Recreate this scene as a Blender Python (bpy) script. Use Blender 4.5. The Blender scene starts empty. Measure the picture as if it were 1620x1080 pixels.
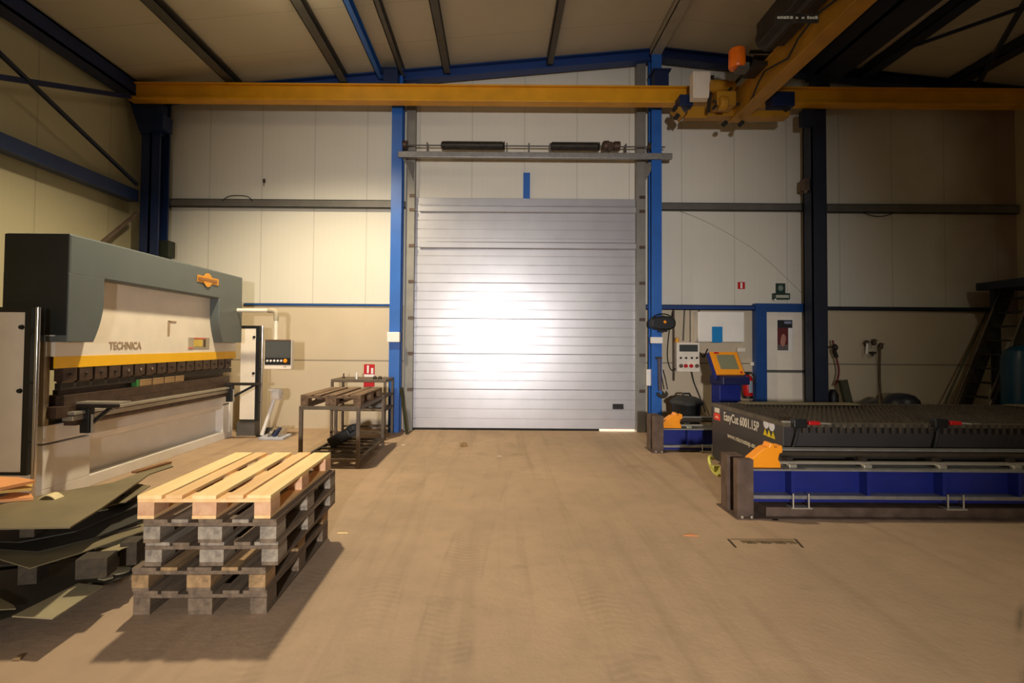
import bpy, bmesh, math, random
from mathutils import Vector, Matrix
random.seed(7)
C = bpy.context.scene.collection
sc = bpy.context.scene
PI = math.pi

# ------------------------------------------------------------------ camera
FPX = 787.0; SX = 22/1620.; SY = -16.7/1620.; TILT = .025; ROLL = .0075; CH = 1.66
cd = bpy.data.cameras.new('camera'); cam = bpy.data.objects.new('camera', cd); C.objects.link(cam)
cd.sensor_width = 36; cd.lens = FPX/1620*36; cd.shift_x = SX; cd.shift_y = SY; cd.clip_start = .05; cd.clip_end = 200
CM = Matrix.Translation((0, 0, CH)) @ Matrix.Rotation(PI/2+TILT, 4, 'X') @ Matrix.Rotation(ROLL, 4, 'Z')
cam.matrix_world = CM
sc.camera = cam
CR = CM.to_3x3()

def ray(px, py):
    x = (px-810+SX*1620)/FPX; y = -(py-540-SY*1620)/FPX
    return CR @ Vector((x, y, -1))
def at(px, py, Y):            # point of the room seen at a photo position, at depth Y
    d = ray(px, py); k = Y/d.y
    return Vector((d.x*k, Y, CH+d.z*k))
def atz(px, py, z):           # the same on a horizontal plane
    d = ray(px, py); k = (z-CH)/d.z
    return Vector((d.x*k, d.y*k, z))
def atx(px, py, X):
    d = ray(px, py); k = X/d.x
    return Vector((X, d.y*k, CH+d.z*k))
def X_(px, Y, py=500): return at(px, py, Y).x
def Z_(py, Y, px=800): return at(px, py, Y).z

# ------------------------------------------------------------------ materials
def lin(c):
    return tuple((v/255/12.92 if v/255 <= .04045 else ((v/255+.055)/1.055)**2.4) for v in c)+(1,)
def mat(name, rgb, rough=.6, metal=0., var=.12, scale=6., bump=0., rgb2=None, stretch=(1,1,1), spec=.5, bscale=None):
    m = bpy.data.materials.new(name); m.use_nodes = True
    nt = m.node_tree; b = nt.nodes['Principled BSDF']
    b.inputs['Roughness'].default_value = rough; b.inputs['Metallic'].default_value = metal
    b.inputs['Specular IOR Level'].default_value = spec
    tc = nt.nodes.new('ShaderNodeTexCoord'); mp = nt.nodes.new('ShaderNodeMapping')
    mp.inputs['Scale'].default_value = stretch
    nt.links.new(tc.outputs['Object'], mp.inputs[0])
    n = nt.nodes.new('ShaderNodeTexNoise'); n.inputs['Scale'].default_value = scale; n.inputs['Detail'].default_value = 5
    nt.links.new(mp.outputs[0], n.inputs['Vector'])
    r = nt.nodes.new('ShaderNodeValToRGB'); r.color_ramp.elements[0].position = .3; r.color_ramp.elements[1].position = .7
    c = lin(rgb)
    if rgb2: c0, c1 = lin(rgb2), c
    else:
        c0 = tuple(v*(1-var) for v in c[:3])+(1,); c1 = tuple(min(1, v*(1+var)) for v in c[:3])+(1,)
    r.color_ramp.elements[0].color = c0; r.color_ramp.elements[1].color = c1
    nt.links.new(n.outputs['Fac'], r.inputs[0]); nt.links.new(r.outputs[0], b.inputs['Base Color'])
    if bump:
        n2 = nt.nodes.new('ShaderNodeTexNoise'); n2.inputs['Scale'].default_value = bscale or scale*5
        nt.links.new(mp.outputs[0], n2.inputs['Vector'])
        bp = nt.nodes.new('ShaderNodeBump'); bp.inputs['Strength'].default_value = bump; bp.inputs['Distance'].default_value = .01
        nt.links.new(n2.outputs['Fac'], bp.inputs['Height']); nt.links.new(bp.outputs[0], b.inputs['Normal'])
    return m
def emis(name, rgb, s):
    m = mat(name, rgb); b = m.node_tree.nodes['Principled BSDF']
    b.inputs['Emission Color'].default_value = lin(rgb); b.inputs['Emission Strength'].default_value = s
    return m

M = {}
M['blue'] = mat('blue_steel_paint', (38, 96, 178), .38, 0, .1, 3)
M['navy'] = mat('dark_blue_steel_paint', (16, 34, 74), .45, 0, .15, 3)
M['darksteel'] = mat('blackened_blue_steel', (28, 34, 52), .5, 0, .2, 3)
M['mblue'] = mat('machine_blue_paint', (26, 38, 118), .4, 0, .1, 4)
M['yellow'] = mat('crane_yellow_paint', (216, 152, 16), .45, 0, .1, 3)
M['byellow'] = mat('dimmed_bridge_yellow', (172, 122, 26), .5, 0, .15, 3)  # crane yellow darkened to stand for weaker light on the bridge
M['frameblue'] = mat('door_frame_blue', (24, 66, 128), .42, 0, .1, 3)
M['galv'] = mat('galvanised_steel', (150, 148, 145), .42, .5, .15, 14)
M['girt'] = mat('grey_purlin_steel', (104, 100, 94), .5, .3, .12, 5)
M['ridge'] = mat('pale_ridge_steel', (168, 160, 142), .5, .2, .1, 5)
M['jamb'] = mat('pale_jamb_steel', (132, 128, 120), .5, .3, .1, 5)
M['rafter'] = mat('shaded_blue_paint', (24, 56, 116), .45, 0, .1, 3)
M['purlin'] = mat('roof_purlin_steel', (84, 80, 72), .55, .2, .12, 5)
M['white'] = mat('white_powder_paint', (234, 228, 220), .5, 0, .04, 4)
M['cream'] = mat('cream_paint', (238, 226, 208), .5, 0, .05, 4)
M['grey'] = mat('hood_grey_paint', (92, 98, 96), .42, 0, .05, 2)
M['yband'] = mat('yellow_band', (250, 190, 20), .4, 0, .03, 4)
M['black'] = mat('black_plastic', (20, 20, 20), .45, 0, .2, 8)
M['dark'] = mat('dark_tool_steel', (84, 66, 54), .45, .4, .3, 12)
M['dark2'] = mat('dark_oiled_steel', (52, 45, 37), .5, .3, .3, 9)
M['chrome'] = mat('chromed_tube', (205, 200, 195), .18, .95, .03, 4)
M['alu'] = mat('aluminium_rail', (190, 182, 165), .35, .6, .08, 9)
M['rust'] = mat('rusty_brown_steel', (112, 92, 78), .7, .25, .2, 7, .2, (84, 66, 54))
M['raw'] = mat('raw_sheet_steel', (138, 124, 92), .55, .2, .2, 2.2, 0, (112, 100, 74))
M['raw2'] = mat('raw_sheet_steel_shaded', (58, 54, 44), .55, .2, .2, 2.2, 0, (44, 40, 34))  # darker copy of the sheet steel, shade inside the pile put into colour
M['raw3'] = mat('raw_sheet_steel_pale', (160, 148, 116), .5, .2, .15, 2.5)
M['orange'] = mat('safety_orange', (255, 156, 22), .4, 0, .04, 6)
M['orange2'] = mat('console_orange', (248, 156, 30), .4, 0, .05, 6)
M['red'] = mat('signal_red', (190, 18, 22), .4, 0, .06, 6)
M['signwhite'] = mat('sign_white', (235, 230, 225), .5, 0, .03, 6)
M['signgreen'] = mat('dark_sign_green', (30, 52, 44), .5, 0, .06, 6)
M['screen'] = mat('grey_screen_glass', (72, 76, 76), .15, 0, .05, 3)
M['screen2'] = mat('console_screen_glass', (132, 132, 104), .2, 0, .05, 3)
M['cyan'] = mat('cyan_card', (0, 122, 190), .5, 0, .04, 6)
M['pipe'] = mat('dull_round_pipe', (96, 86, 74), .3, .6, .15, 6)
M['rubber'] = mat('black_rubber', (26, 25, 24), .75, 0, .2, 8)
M['redhose'] = mat('red_hose_rubber', (112, 36, 34), .6, 0, .15, 8)
M['brownhose'] = mat('brown_hose_rubber', (92, 74, 50), .65, 0, .15, 8)
M['teal'] = mat('teal_tank_paint', (12, 62, 86), .3, 0, .08, 5)
M['body'] = mat('anthracite_machine_paint', (58, 54, 52), .45, 0, .1, 3)
M['slat'] = mat('scorched_slat_steel', (72, 62, 50), .7, .3, .35, 9)
M['strap'] = mat('yellow_green_webbing', (196, 190, 90), .7, 0, .12, 20)
M['brass'] = mat('dull_orange_badge', (226, 156, 50), .45, .2, .08, 10)
M['rack'] = mat('worn_brown_tube_steel', (104, 90, 74), .55, .4, .25, 9)
M['wood_g'] = mat('weathered_grey_wood', (168, 154, 134), .85, 0, .2, 5, .4, (112, 102, 90), (5, .5, 5), bscale=30)
M['wood_b'] = mat('weathered_brown_wood', (178, 142, 98), .85, 0, .2, 5, .4, (122, 98, 66), (5, .5, 5), bscale=30)
M['wood_d'] = mat('shaded_old_wood', (74, 62, 44), .85, 0, .2, 5, .4, (50, 42, 32), (5, .5, 5), bscale=30)  # wood colour darkened for the shade under the stacked sheets
M['wood_m'] = mat('brown_grey_wood', (132, 112, 90), .85, 0, .2, 5, .4, (92, 76, 60), (5, .5, 5), bscale=30)
M['wood_o'] = mat('old_table_pallet_wood', (136, 108, 80), .85, 0, .2, 5, .4, (88, 68, 50), (5, .5, 5), bscale=30)
M['wood_n'] = mat('fresh_pine_wood', (252, 224, 164), .7, 0, .1, 4, .15, (244, 206, 140), (4, .5, 4), bscale=25)
M['wood_n2'] = mat('fresh_pine_wood_pinkish', (244, 204, 146), .7, 0, .1, 4, .15, (230, 182, 122), (4, .5, 4), bscale=25)
M['wood_blk'] = mat('pine_block_end_grain', (222, 178, 136), .75, 0, .1, 18, .2, (200, 150, 112))
M['ply'] = mat('orange_plywood', (232, 158, 96), .6, 0, .08, 6)
M['plyedge'] = mat('yellow_board_edge', (206, 168, 84), .7, 0, .15, 12)
M['ink'] = mat('faded_brown_lettering', (172, 146, 118), .6)
M['letter'] = mat('pale_lettering', (214, 206, 192), .6)

def seam_wall(name, base, rough, seam_w, axis, pitch, off, zsplit=None, low=None, zseam=None, stain=False):
    """insulated panel wall: thin joints every `pitch` metres, lower part of another colour"""
    m = mat(name, base, rough, 0, .03, .8, 0)
    nt = m.node_tree; b = nt.nodes['Principled BSDF']; N = nt.nodes.new; L = nt.links.new
    tc = N('ShaderNodeTexCoord'); sp = N('ShaderNodeSeparateXYZ'); L(tc.outputs['Object'], sp.inputs[0])
    def math_(op, a, bb=None):
        n = N('ShaderNodeMath'); n.operation = op
        for i, v in enumerate((a, bb)):
            if v is None: continue
            if isinstance(v, (int, float)): n.inputs[i].default_value = v
            else: L(v, n.inputs[i])
        return n.outputs[0]
    a = math_('DIVIDE', math_('ADD', sp.outputs[axis], off+1000*pitch), pitch)
    fr = math_('FRACT', a); s = math_('LESS_THAN', math_('ABSOLUTE', math_('SUBTRACT', fr, .5)), seam_w/pitch)
    prev = b.inputs['Base Color'].links[0].from_socket
    def mix(fac, A, B):
        n = N('ShaderNodeMix'); n.data_type = 'RGBA'
        if isinstance(fac, float): n.inputs[0].default_value = fac
        else: L(fac, n.inputs[0])
        for i, v in ((6, A), (7, B)):
            if isinstance(v, tuple): n.inputs[i].default_value = v
            else: L(v, n.inputs[i])
        return n.outputs[2]
    # fine ribbing of the sheet
    rib = math_('FRACT', math_('DIVIDE', math_('ADD', sp.outputs[axis], 100.), .11))
    ribm = math_('MULTIPLY', math_('LESS_THAN', rib, .12), .03)
    col = mix(ribm, prev, lin(tuple(v*.6 for v in base)))
    col = mix(math_('MULTIPLY', s, .24), col, lin(tuple(v*.4 for v in base)))
    if zsplit is not None:
        lowc = N('ShaderNodeTexNoise'); lowc.inputs['Scale'].default_value = 1.1; lowc.inputs['Detail'].default_value = 6
        L(tc.outputs['Object'], lowc.inputs['Vector'])
        lc = mix(lowc.outputs['Fac'], lin(low), lin(tuple(v*.9 for v in low)))
        zs = math_('LESS_THAN', math_('ABSOLUTE', math_('SUBTRACT', sp.outputs[2], zseam)), .014)
        lc = mix(math_('MULTIPLY', zs, .6), lc, lin(tuple(v*.4 for v in low)))
        # grime rising from the floor
        gr = N('ShaderNodeTexNoise'); gr.inputs['Scale'].default_value = 2.5
        L(tc.outputs['Object'], gr.inputs['Vector'])
        col = mix(math_('LESS_THAN', sp.outputs[2], zsplit), col, lc)
    if stain:   # brown stain running down by the right corner
        n1 = N('ShaderNodeTexNoise'); n1.inputs['Scale'].default_value = .9; L(tc.outputs['Object'], n1.inputs['Vector'])
        e = math_('ADD', sp.outputs[0], math_('MULTIPLY', n1.outputs['Fac'], 1.2))
        mr = N('ShaderNodeMapRange'); L(e, mr.inputs[0]); mr.inputs[1].default_value = 9.0; mr.inputs[2].default_value = 10.3
        mr.inputs[4].default_value = .75
        hi = math_('MULTIPLY', math_('GREATER_THAN', sp.outputs[2], 2.3), mr.outputs[0])
        col = mix(hi, col, lin((120, 72, 24)))
    L(col, b.inputs['Base Color'])
    bp = N('ShaderNodeBump'); bp.inputs['Strength'].default_value = .35; bp.inputs['Distance'].default_value = .01; bp.invert = True
    L(s, bp.inputs['Height']); L(bp.outputs[0], b.inputs['Normal'])
    return m

YB = 9.6
M['wall_back'] = seam_wall('white_sandwich_panel', (216, 210, 196), .5, .010, 0, 1.02, 0.02, Z_(484, YB), (210, 192, 164), Z_(572, YB), True)
M['wall_side'] = seam_wall('side_sandwich_panel', (186, 176, 142), .55, .012, 1, 1.4, .3)
M['ceiling'] = seam_wall('roof_sandwich_panel', (188, 178, 154), .6, .008, 1, 1.0, .0)

def floor_mat():
    m = bpy.data.materials.new('dusty_concrete_floor'); m.use_nodes = True
    nt = m.node_tree; b = nt.nodes['Principled BSDF']; N = nt.nodes.new; L = nt.links.new
    b.inputs['Roughness'].default_value = .72; b.inputs['Specular IOR Level'].default_value = .35
    tc = N('ShaderNodeTexCoord')
    def noise(sc_, det=6, st=(1, 1, 1), rot=0, rough=.55):
        mp = N('ShaderNodeMapping'); mp.inputs['Scale'].default_value = st; mp.inputs['Rotation'].default_value = (0, 0, rot)
        L(tc.outputs['Object'], mp.inputs[0])
        n = N('ShaderNodeTexNoise'); n.inputs['Scale'].default_value = sc_; n.inputs['Detail'].default_value = det
        n.inputs['Roughness'].default_value = rough
        L(mp.outputs[0], n.inputs['Vector']); return n.outputs['Fac']
    def rng(v, a, c, o0=0., o1=1.):
        n = N('ShaderNodeMapRange'); L(v, n.inputs[0]); n.inputs[1].default_value = a; n.inputs[2].default_value = c
        n.inputs[3].default_value = o0; n.inputs[4].default_value = o1; return n.outputs[0]
    def mix(fac, A, B):
        n = N('ShaderNodeMix'); n.data_type = 'RGBA'; L(fac, n.inputs[0])
        for i, v in ((6, A), (7, B)):
            if isinstance(v, tuple): n.inputs[i].default_value = v
            else: L(v, n.inputs[i])
        return n.outputs[2]
    def mul(a, c):
        n = N('ShaderNodeMath'); n.operation = 'MULTIPLY'
        for i, v in enumerate((a, c)):
            if isinstance(v, float): n.inputs[i].default_value = v
            else: L(v, n.inputs[i])
        return n.outputs[0]
    col = mix(rng(noise(.45), .35, .65), lin((170, 144, 118)), lin((190, 160, 130)))
    col = mix(rng(noise(5., 8), .45, .75, 0, .35), col, lin((150, 130, 104)))
    # long streaks left by wheels running to the big door
    col = mix(rng(noise(1.6, 4, (3.2, .12, 1)), .52, .72, 0, .30), col, lin((120, 102, 80)))
    # dark smudges
    col = mix(rng(noise(1.3, 7, (1, 1.6, 1)), .63, .78, 0, .5), col, lin((104, 92, 72)))
    # tyre treads: ladder marks inside wheel tracks
    def band(cx, cy, rad, wid, pitch, amt):
        s = N('ShaderNodeVectorMath'); s.operation = 'SUBTRACT'; L(tc.outputs['Object'], s.inputs[0]); s.inputs[1].default_value = (cx, cy, 0)
        ln = N('ShaderNodeVectorMath'); ln.operation = 'LENGTH'; L(s.outputs[0], ln.inputs[0])
        d = N('ShaderNodeMath'); d.operation = 'SUBTRACT'; L(ln.outputs['Value'], d.inputs[0]); d.inputs[1].default_value = rad
        ab = N('ShaderNodeMath'); ab.operation = 'ABSOLUTE'; L(d.outputs[0], ab.inputs[0])
        inside = rng(ab.outputs[0], wid*.8, wid, 1, 0)
        edge = rng(ab.outputs[0], wid*.85, wid*.95, 0, 1)
        edge2 = rng(ab.outputs[0], wid*.98, wid*1.1, 1, 0)
        sp = N('ShaderNodeSeparateXYZ'); L(s.outputs[0], sp.inputs[0])
        at2 = N('ShaderNodeMath'); at2.operation = 'ARCTAN2'; L(sp.outputs[1], at2.inputs[0]); L(sp.outputs[0], at2.inputs[1])
        k = mul(at2.outputs[0], rad/pitch)
        sh = N('ShaderNodeMath'); sh.operation = 'ADD'; L(k, sh.inputs[0]); L(mul(ab.outputs[0], 6.), sh.inputs[1])
        fr = N('ShaderNodeMath'); fr.operation = 'FRACT'; L(sh.outputs[0], fr.inputs[0])
        lad = rng(fr.outputs[0], .42, .5, 0, 1)
        t = mul(inside, lad)
        worn = rng(noise(1.7, 4), .42, .62)
        return mul(mul(t, worn), amt), mul(mul(mul(edge, edge2), worn), amt)
    for args in ((30, 2, 30.3, .16, .055, .16), (30, 2, 31.3, .16, .055, .14), (-40, 1, 40.75, .15, .06, .14), (-40, 1, 39.3, .15, .06, .12),
                 (7.5, -1.5, 5.6, .2, .05, .5), (9.5, -1.0, 6.6, .2, .05, .5), (4.5, -4.0, 6.6, .18, .05, .4), (6.6, -2.6, 5.2, .18, .05, .45), (8.2, -2.5, 7.3, .2, .05, .5)):
        a, e = band(*args)
        col = mix(a, col, lin((96, 82, 60))); col = mix(e, col, lin((80, 68, 50)))
    L(col, b.inputs['Base Color'])
    bp = N('ShaderNodeBump'); bp.inputs['Strength'].default_value = .25; bp.inputs['Distance'].default_value = .01
    L(noise(22, 6), bp.inputs['Height']); L(bp.outputs[0], b.inputs['Normal'])
    return m
M['floor'] = floor_mat()

def door_mat():
    m = mat('silver_ribbed_door_sheet', (186, 184, 188), .34, .45, .05, 2.5, 0)
    nt = m.node_tree; b = nt.nodes['Principled BSDF']
    n = nt.nodes.new('ShaderNodeTexNoise'); n.inputs['Scale'].default_value = 60; n.inputs['Detail'].default_value = 2
    tc = nt.nodes.new('ShaderNodeTexCoord'); nt.links.new(tc.outputs['Object'], n.inputs['Vector'])
    bp = nt.nodes.new('ShaderNodeBump'); bp.inputs['Strength'].default_value = .06; bp.inputs['Distance'].default_value = .004
    nt.links.new(n.outputs['Fac'], bp.inputs['Height']); nt.links.new(bp.outputs[0], b.inputs['Normal'])
    return m
M['door'] = door_mat()

# ------------------------------------------------------------------ mesh builder
WM = {}
class MB:
    def __init__(s): s.v = []; s.f = []
    def add(s, vs, fs):
        n = len(s.v); s.v += [Vector(v) for v in vs]; s.f += [tuple(i+n for i in f) for f in fs]; return s
    def box(s, x0, x1, y0, y1, z0, z1):
        if x0 > x1: x0, x1 = x1, x0
        if y0 > y1: y0, y1 = y1, y0
        if z0 > z1: z0, z1 = z1, z0
        return s.add([(x0,y0,z0),(x1,y0,z0),(x1,y1,z0),(x0,y1,z0),(x0,y0,z1),(x1,y0,z1),(x1,y1,z1),(x0,y1,z1)],
                     [(0,3,2,1),(4,5,6,7),(0,1,5,4),(1,2,6,5),(2,3,7,6),(3,0,4,7)])
    def hexa(s, p):   # 8 points: bottom ring then top ring
        return s.add(p, [(0,3,2,1),(4,5,6,7),(0,1,5,4),(1,2,6,5),(2,3,7,6),(3,0,4,7)])
    def obox(s, c, size, R):
        c = Vector(c); h = [v/2 for v in size]; pts = []
        for z in (-1, 1):
            for x, y in ((-1,-1),(1,-1),(1,1),(-1,1)):
                pts.append(c + R @ Vector((x*h[0], y*h[1], z*h[2])))
        return s.hexa(pts)
    def bar(s, p0, p1, w, h=None, up=(0,0,1)):
        h = h or w; p0 = Vector(p0); p1 = Vector(p1); d = (p1-p0).normalized(); u = Vector(up)
        if abs(d.dot(u)) > .98: u = Vector((0, 1, 0))
        r = d.cross(u).normalized(); u = r.cross(d).normalized()
        q = [p0 - r*w/2 - u*h/2, p0 + r*w/2 - u*h/2, p0 + r*w/2 + u*h/2, p0 - r*w/2 + u*h/2]
        e = p1-p0
        return s.add(q+[v+e for v in q], [(0,1,2,3),(7,6,5,4),(0,4,5,1),(1,5,6,2),(2,6,7,3),(3,7,4,0)])
    def ibeam(s, p0, p1, w, h, tw=.012, tf=.018, up=(0,0,1)):
        p0 = Vector(p0); p1 = Vector(p1); d = (p1-p0).normalized(); u = Vector(up)
        r = d.cross(u).normalized(); u = r.cross(d).normalized()
        s.bar(p0+u*(h/2-tf/2), p1+u*(h/2-tf/2), w, tf, up); s.bar(p0-u*(h/2-tf/2), p1-u*(h/2-tf/2), w, tf, up)
        return s.bar(p0, p1, tw, h-2*tf, up)
    def tube(s, pts, r, n=10, r2=None, cap=True):
        pts = [Vector(p) for p in pts]; rings = []; u = None
        for i, p in enumerate(pts):
            d = (pts[min(i+1, len(pts)-1)] - pts[max(i-1, 0)]).normalized()
            if u is None:
                u = d.orthogonal().normalized()
            else:
                u = (u - d*u.dot(d)).normalized()
            w = d.cross(u); rr = r if r2 is None else r+(r2-r)*i/(len(pts)-1)
            rings.append([p + (u*math.cos(a)+w*math.sin(a))*rr for a in [2*PI*k/n for k in range(n)]])
        vs = [v for g in rings for v in g]; fs = []
        for i in range(len(pts)-1):
            for k in range(n):
                a = i*n+k; b2 = i*n+(k+1) % n; fs.append((a, b2, b2+n, a+n))
        if cap: fs.append(tuple(range(n))[::-1]); fs.append(tuple((len(pts)-1)*n+k for k in range(n)))
        return s.add(vs, fs)
    def lathe(s, c, prof, n=20, axis='z'):
        c = Vector(c); vs = []; fs = []
        for r, z in prof:
            for k in range(n):
                a = 2*PI*k/n
                if axis == 'z': vs.append(c+Vector((r*math.cos(a), r*math.sin(a), z)))
                elif axis == 'y': vs.append(c+Vector((r*math.cos(a), z, r*math.sin(a))))
                else: vs.append(c+Vector((z, r*math.cos(a), r*math.sin(a))))
        m = len(prof)
        for i in range(m-1):
            for k in range(n): fs.append((i*n+k, i*n+(k+1) % n, (i+1)*n+(k+1) % n, (i+1)*n+k))
        fs.append(tuple(range(n))[::-1]); fs.append(tuple((m-1)*n+k for k in range(n)))
        return s.add(vs, fs)
    def prism(s, poly, off):    # polygon of 3-D points extruded by a vector
        off = Vector(off); n = len(poly); p = [Vector(q) for q in poly]
        return s.add(p+[q+off for q in p], [tuple(range(n))[::-1], tuple(range(n, 2*n))]+[(i, (i+1) % n, (i+1) % n+n, i+n) for i in range(n)])
    def xf(s, Mx, start=0):
        for i in range(start, len(s.v)): s.v[i] = Mx @ s.v[i]
        return s
    def build(s, name, m, parent=None, bev=0., smooth=False, local=False):
        me = bpy.data.meshes.new(name); o = bpy.data.objects.new(name, me); C.objects.link(o)
        if parent is None:
            xs = [v.x for v in s.v]; ys = [v.y for v in s.v]; zs = [v.z for v in s.v]
            loc = Vector(((min(xs)+max(xs))/2, (min(ys)+max(ys))/2, min(zs)))
            if m in (M['wall_back'], M['wall_side'], M['ceiling'], M['floor']): loc = Vector((0, 0, 0))
            W = Matrix.Translation(loc); o.location = loc
        else:
            o.parent = parent; W = WM[parent.name]
        WM[o.name] = W
        Wi = W.inverted()
        vs = s.v if local else [Wi @ v for v in s.v]
        me.from_pydata([tuple(v) for v in vs], [], s.f); me.update()
        bm = bmesh.new(); bm.from_mesh(me); bmesh.ops.recalc_face_normals(bm, faces=bm.faces); bm.to_mesh(me); bm.free()
        me.materials.append(m)
        if smooth:
            for p in me.polygons: p.use_smooth = True
            md = o.modifiers.new('split', 'EDGE_SPLIT'); md.split_angle = math.radians(40)
        if bev:
            md = o.modifiers.new('bevel', 'BEVEL'); md.width = bev; md.segments = 2; md.limit_method = 'ANGLE'
        return o
def thing(name, label, cat, loc=(0, 0, 0), rz=0, group=None, kind=None):
    o = bpy.data.objects.new(name, None); C.objects.link(o); o.location = loc; o.rotation_euler = (0, 0, rz)
    o.empty_display_size = .1
    WM[o.name] = Matrix.Translation(loc) @ Matrix.Rotation(rz, 4, 'Z')
    return tag(o, label, cat, group, kind)
def tag(o, label=None, cat=None, group=None, kind=None):
    if label: o['label'] = label
    if cat: o['category'] = cat
    if group: o['group'] = group
    if kind: o['kind'] = kind
    return o
def lab(o, label): o['label'] = label; return o
def text(name, s, size, origin, xdir, ydir, m, parent, width=None, depth=.003):
    cu = bpy.data.curves.new(name, 'FONT'); cu.body = s; cu.size = 1; cu.extrude = 0; cu.resolution_u = 3; cu.offset = .018
    t = bpy.data.objects.new(name+'_tmp', cu); C.objects.link(t)
    bpy.context.view_layer.update()
    me0 = bpy.data.meshes.new_from_object(t.evaluated_get(bpy.context.evaluated_depsgraph_get()))
    bpy.data.objects.remove(t)
    xs = [v.co.x for v in me0.vertices]; x0, x1 = min(xs), max(xs)
    kx = (width/(x1-x0)) if width else size
    X = Vector(xdir).normalized(); Y = Vector(ydir).normalized(); Zn = X.cross(Y)
    b = MB(); b.add([Vector(origin)+X*(v.co.x-x0)*kx+Y*v.co.y*size for v in me0.vertices], [tuple(p.vertices) for p in me0.polygons])
    n = len(b.v); b2 = MB(); b2.add(b.v, b.f); b2.add([v+Zn*depth for v in b.v], b.f)
    return b2.build(name, m, parent)

# ================================================================== THE SETTING
XL = -6.95; XR = 10.05
APX, APZ = X_(1042, YB), Z_(86, YB)
SL = .094; SR = .104
def roofz(x): return APZ-(APX-x)*SL if x < APX else APZ-(x-APX)*SR
YF = -7.
tag(MB().box(XL-.2, XR+.2, YF, YB+3, -.2, 0).build('floor', M['floor']), kind='structure')
# back wall with the big door opening and the side door opening
DX0, DX1, DZ1 = X_(655, YB, 500), X_(1012, YB, 500), Z_(316, YB)
PX0, PX1, PZ1 = X_(1209, YB-.05), X_(1277, YB-.05), Z_(494, YB, 1240)
wb = MB()
for x0, x1, z0 in ((XL-.2, DX0, 0), (DX0, DX1, DZ1), (DX1, PX0, 0), (PX0, PX1, PZ1), (PX1, XR+.2, 0)):
    wb.prism([(x0, YB, z0), (x1, YB, z0), (x1, YB, roofz(x1)+.1)] + ([(APX, YB, APZ+.1)] if x0 < APX < x1 else []) + [(x0, YB, roofz(x0)+.1)], (0, .12, 0))
tag(wb.build('wall_back', M['wall_back']), kind='structure')
tag(MB().box(XL-.12, XL, YF, YB, 0, roofz(XL)+.1).build('wall_left', M['wall_side']), kind='structure')
tag(MB().box(XR, XR+.12, YF, YB, 0, roofz(XR)+.1).build('wall_right', M['wall_side']), kind='structure')
ce = MB()
ce.prism([(XL-.2, YF, roofz(XL-.2)), (APX, YF, APZ), (APX, YF, APZ+.12), (XL-.2, YF, roofz(XL-.2)+.12)], (0, YB+.15-YF, 0))
ce.prism([(APX, YF, APZ), (XR+.2, YF, roofz(XR+.2)), (XR+.2, YF, roofz(XR+.2)+.12), (APX, YF, APZ+.12)], (0, YB+.15-YF, 0))
tag(ce.build('ceiling', M['ceiling']), kind='structure')

# ---- big sectional door
d1 = thing('door_1', None, None, ((DX0+DX1)/2, YB-.02, 0), kind='structure')
zs = [Z_(y, YB-.02, 830) for y in (678.5, 616, 560, 504.5, 448, 392, 336, 314)]
zs[0] = .035
dy = YB-.03
def door_panel(z0, z1):
    b = MB(); n = 4; prof = []
    h = z1-z0; prof.append((0, z0)); prof.append((-.012, z0+.008))
    k = max(1, int(round(h/.17)))
    for i in range(1, k):
        zc = z0+h*i/k; prof += [(-.012, zc-.010), (-.006, zc-.004), (-.006, zc+.004), (-.012, zc+.010)]
    prof += [(-.012, z1-.008), (0, z1)]
    a = DX0-.02; c = DX1+.02
    pts0 = [(a, dy+p[0], p[1]) for p in prof]+[(a, dy+.04, z1), (a, dy+.04, z0)]
    return b.prism(pts0, (c-a, 0, 0))
for i in range(7):
    door_panel(zs[i], zs[i+1]).build('door_panel', M['door'], d1)
for i, (ya, yb) in enumerate(((325, 337), (382, 394))):
    za, zb = Z_(yb, YB-.06), Z_(ya, YB-.06)
    MB().prism([(X_(664, YB), dy-.013, zb), (X_(664, YB), dy-.07, zb-.03), (X_(664, YB), dy-.07, za+.02), (X_(664, YB), dy-.013, za)], (X_(1005, YB)-X_(664, YB), 0, 0)).build('reinforcing_strut', M['door'], d1)
hx, hz = X_(978, YB-.05), Z_(641.5, YB-.05)
hb = MB().box(hx-.105, hx+.105, dy-.03, dy-.012, hz-.05, hz+.05).build('door_handle', M['black'], d1, .02)
MB().box(hx-.07, hx+.07, dy-.034, dy-.03, hz-.022, hz+.022).build('recess', M['rubber'], hb, .008)
MB().box(DX0, DX0+ (DX1-DX0)*.82, dy-.01, dy+.03, 0.0, .035).build('bottom_seal', M['rubber'], d1)
for side, px in ((-1, 651), (1, 1014.5)):
    x = X_(px, YB-.1)
    MB().box(x-.035, x+.035, dy-.12, dy-.03, 0, Z_(300, YB)).build('door_track', M['galv'], d1)
    for zz in zs[1:]:
        MB().box(x-.055, x+.055, dy-.14, dy-.12, zz-.03, zz+.03).build('roller_bracket', M['dark'], d1)
# glowing sheet as daylight outside, seen under the door's right corner
tag(MB().box(XL, XR, YB+3, YB+3.1, -.2, 4).build('daylight_sheet', emis('bright_outdoors', (255, 246, 225), 9.)), kind='structure')

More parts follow.
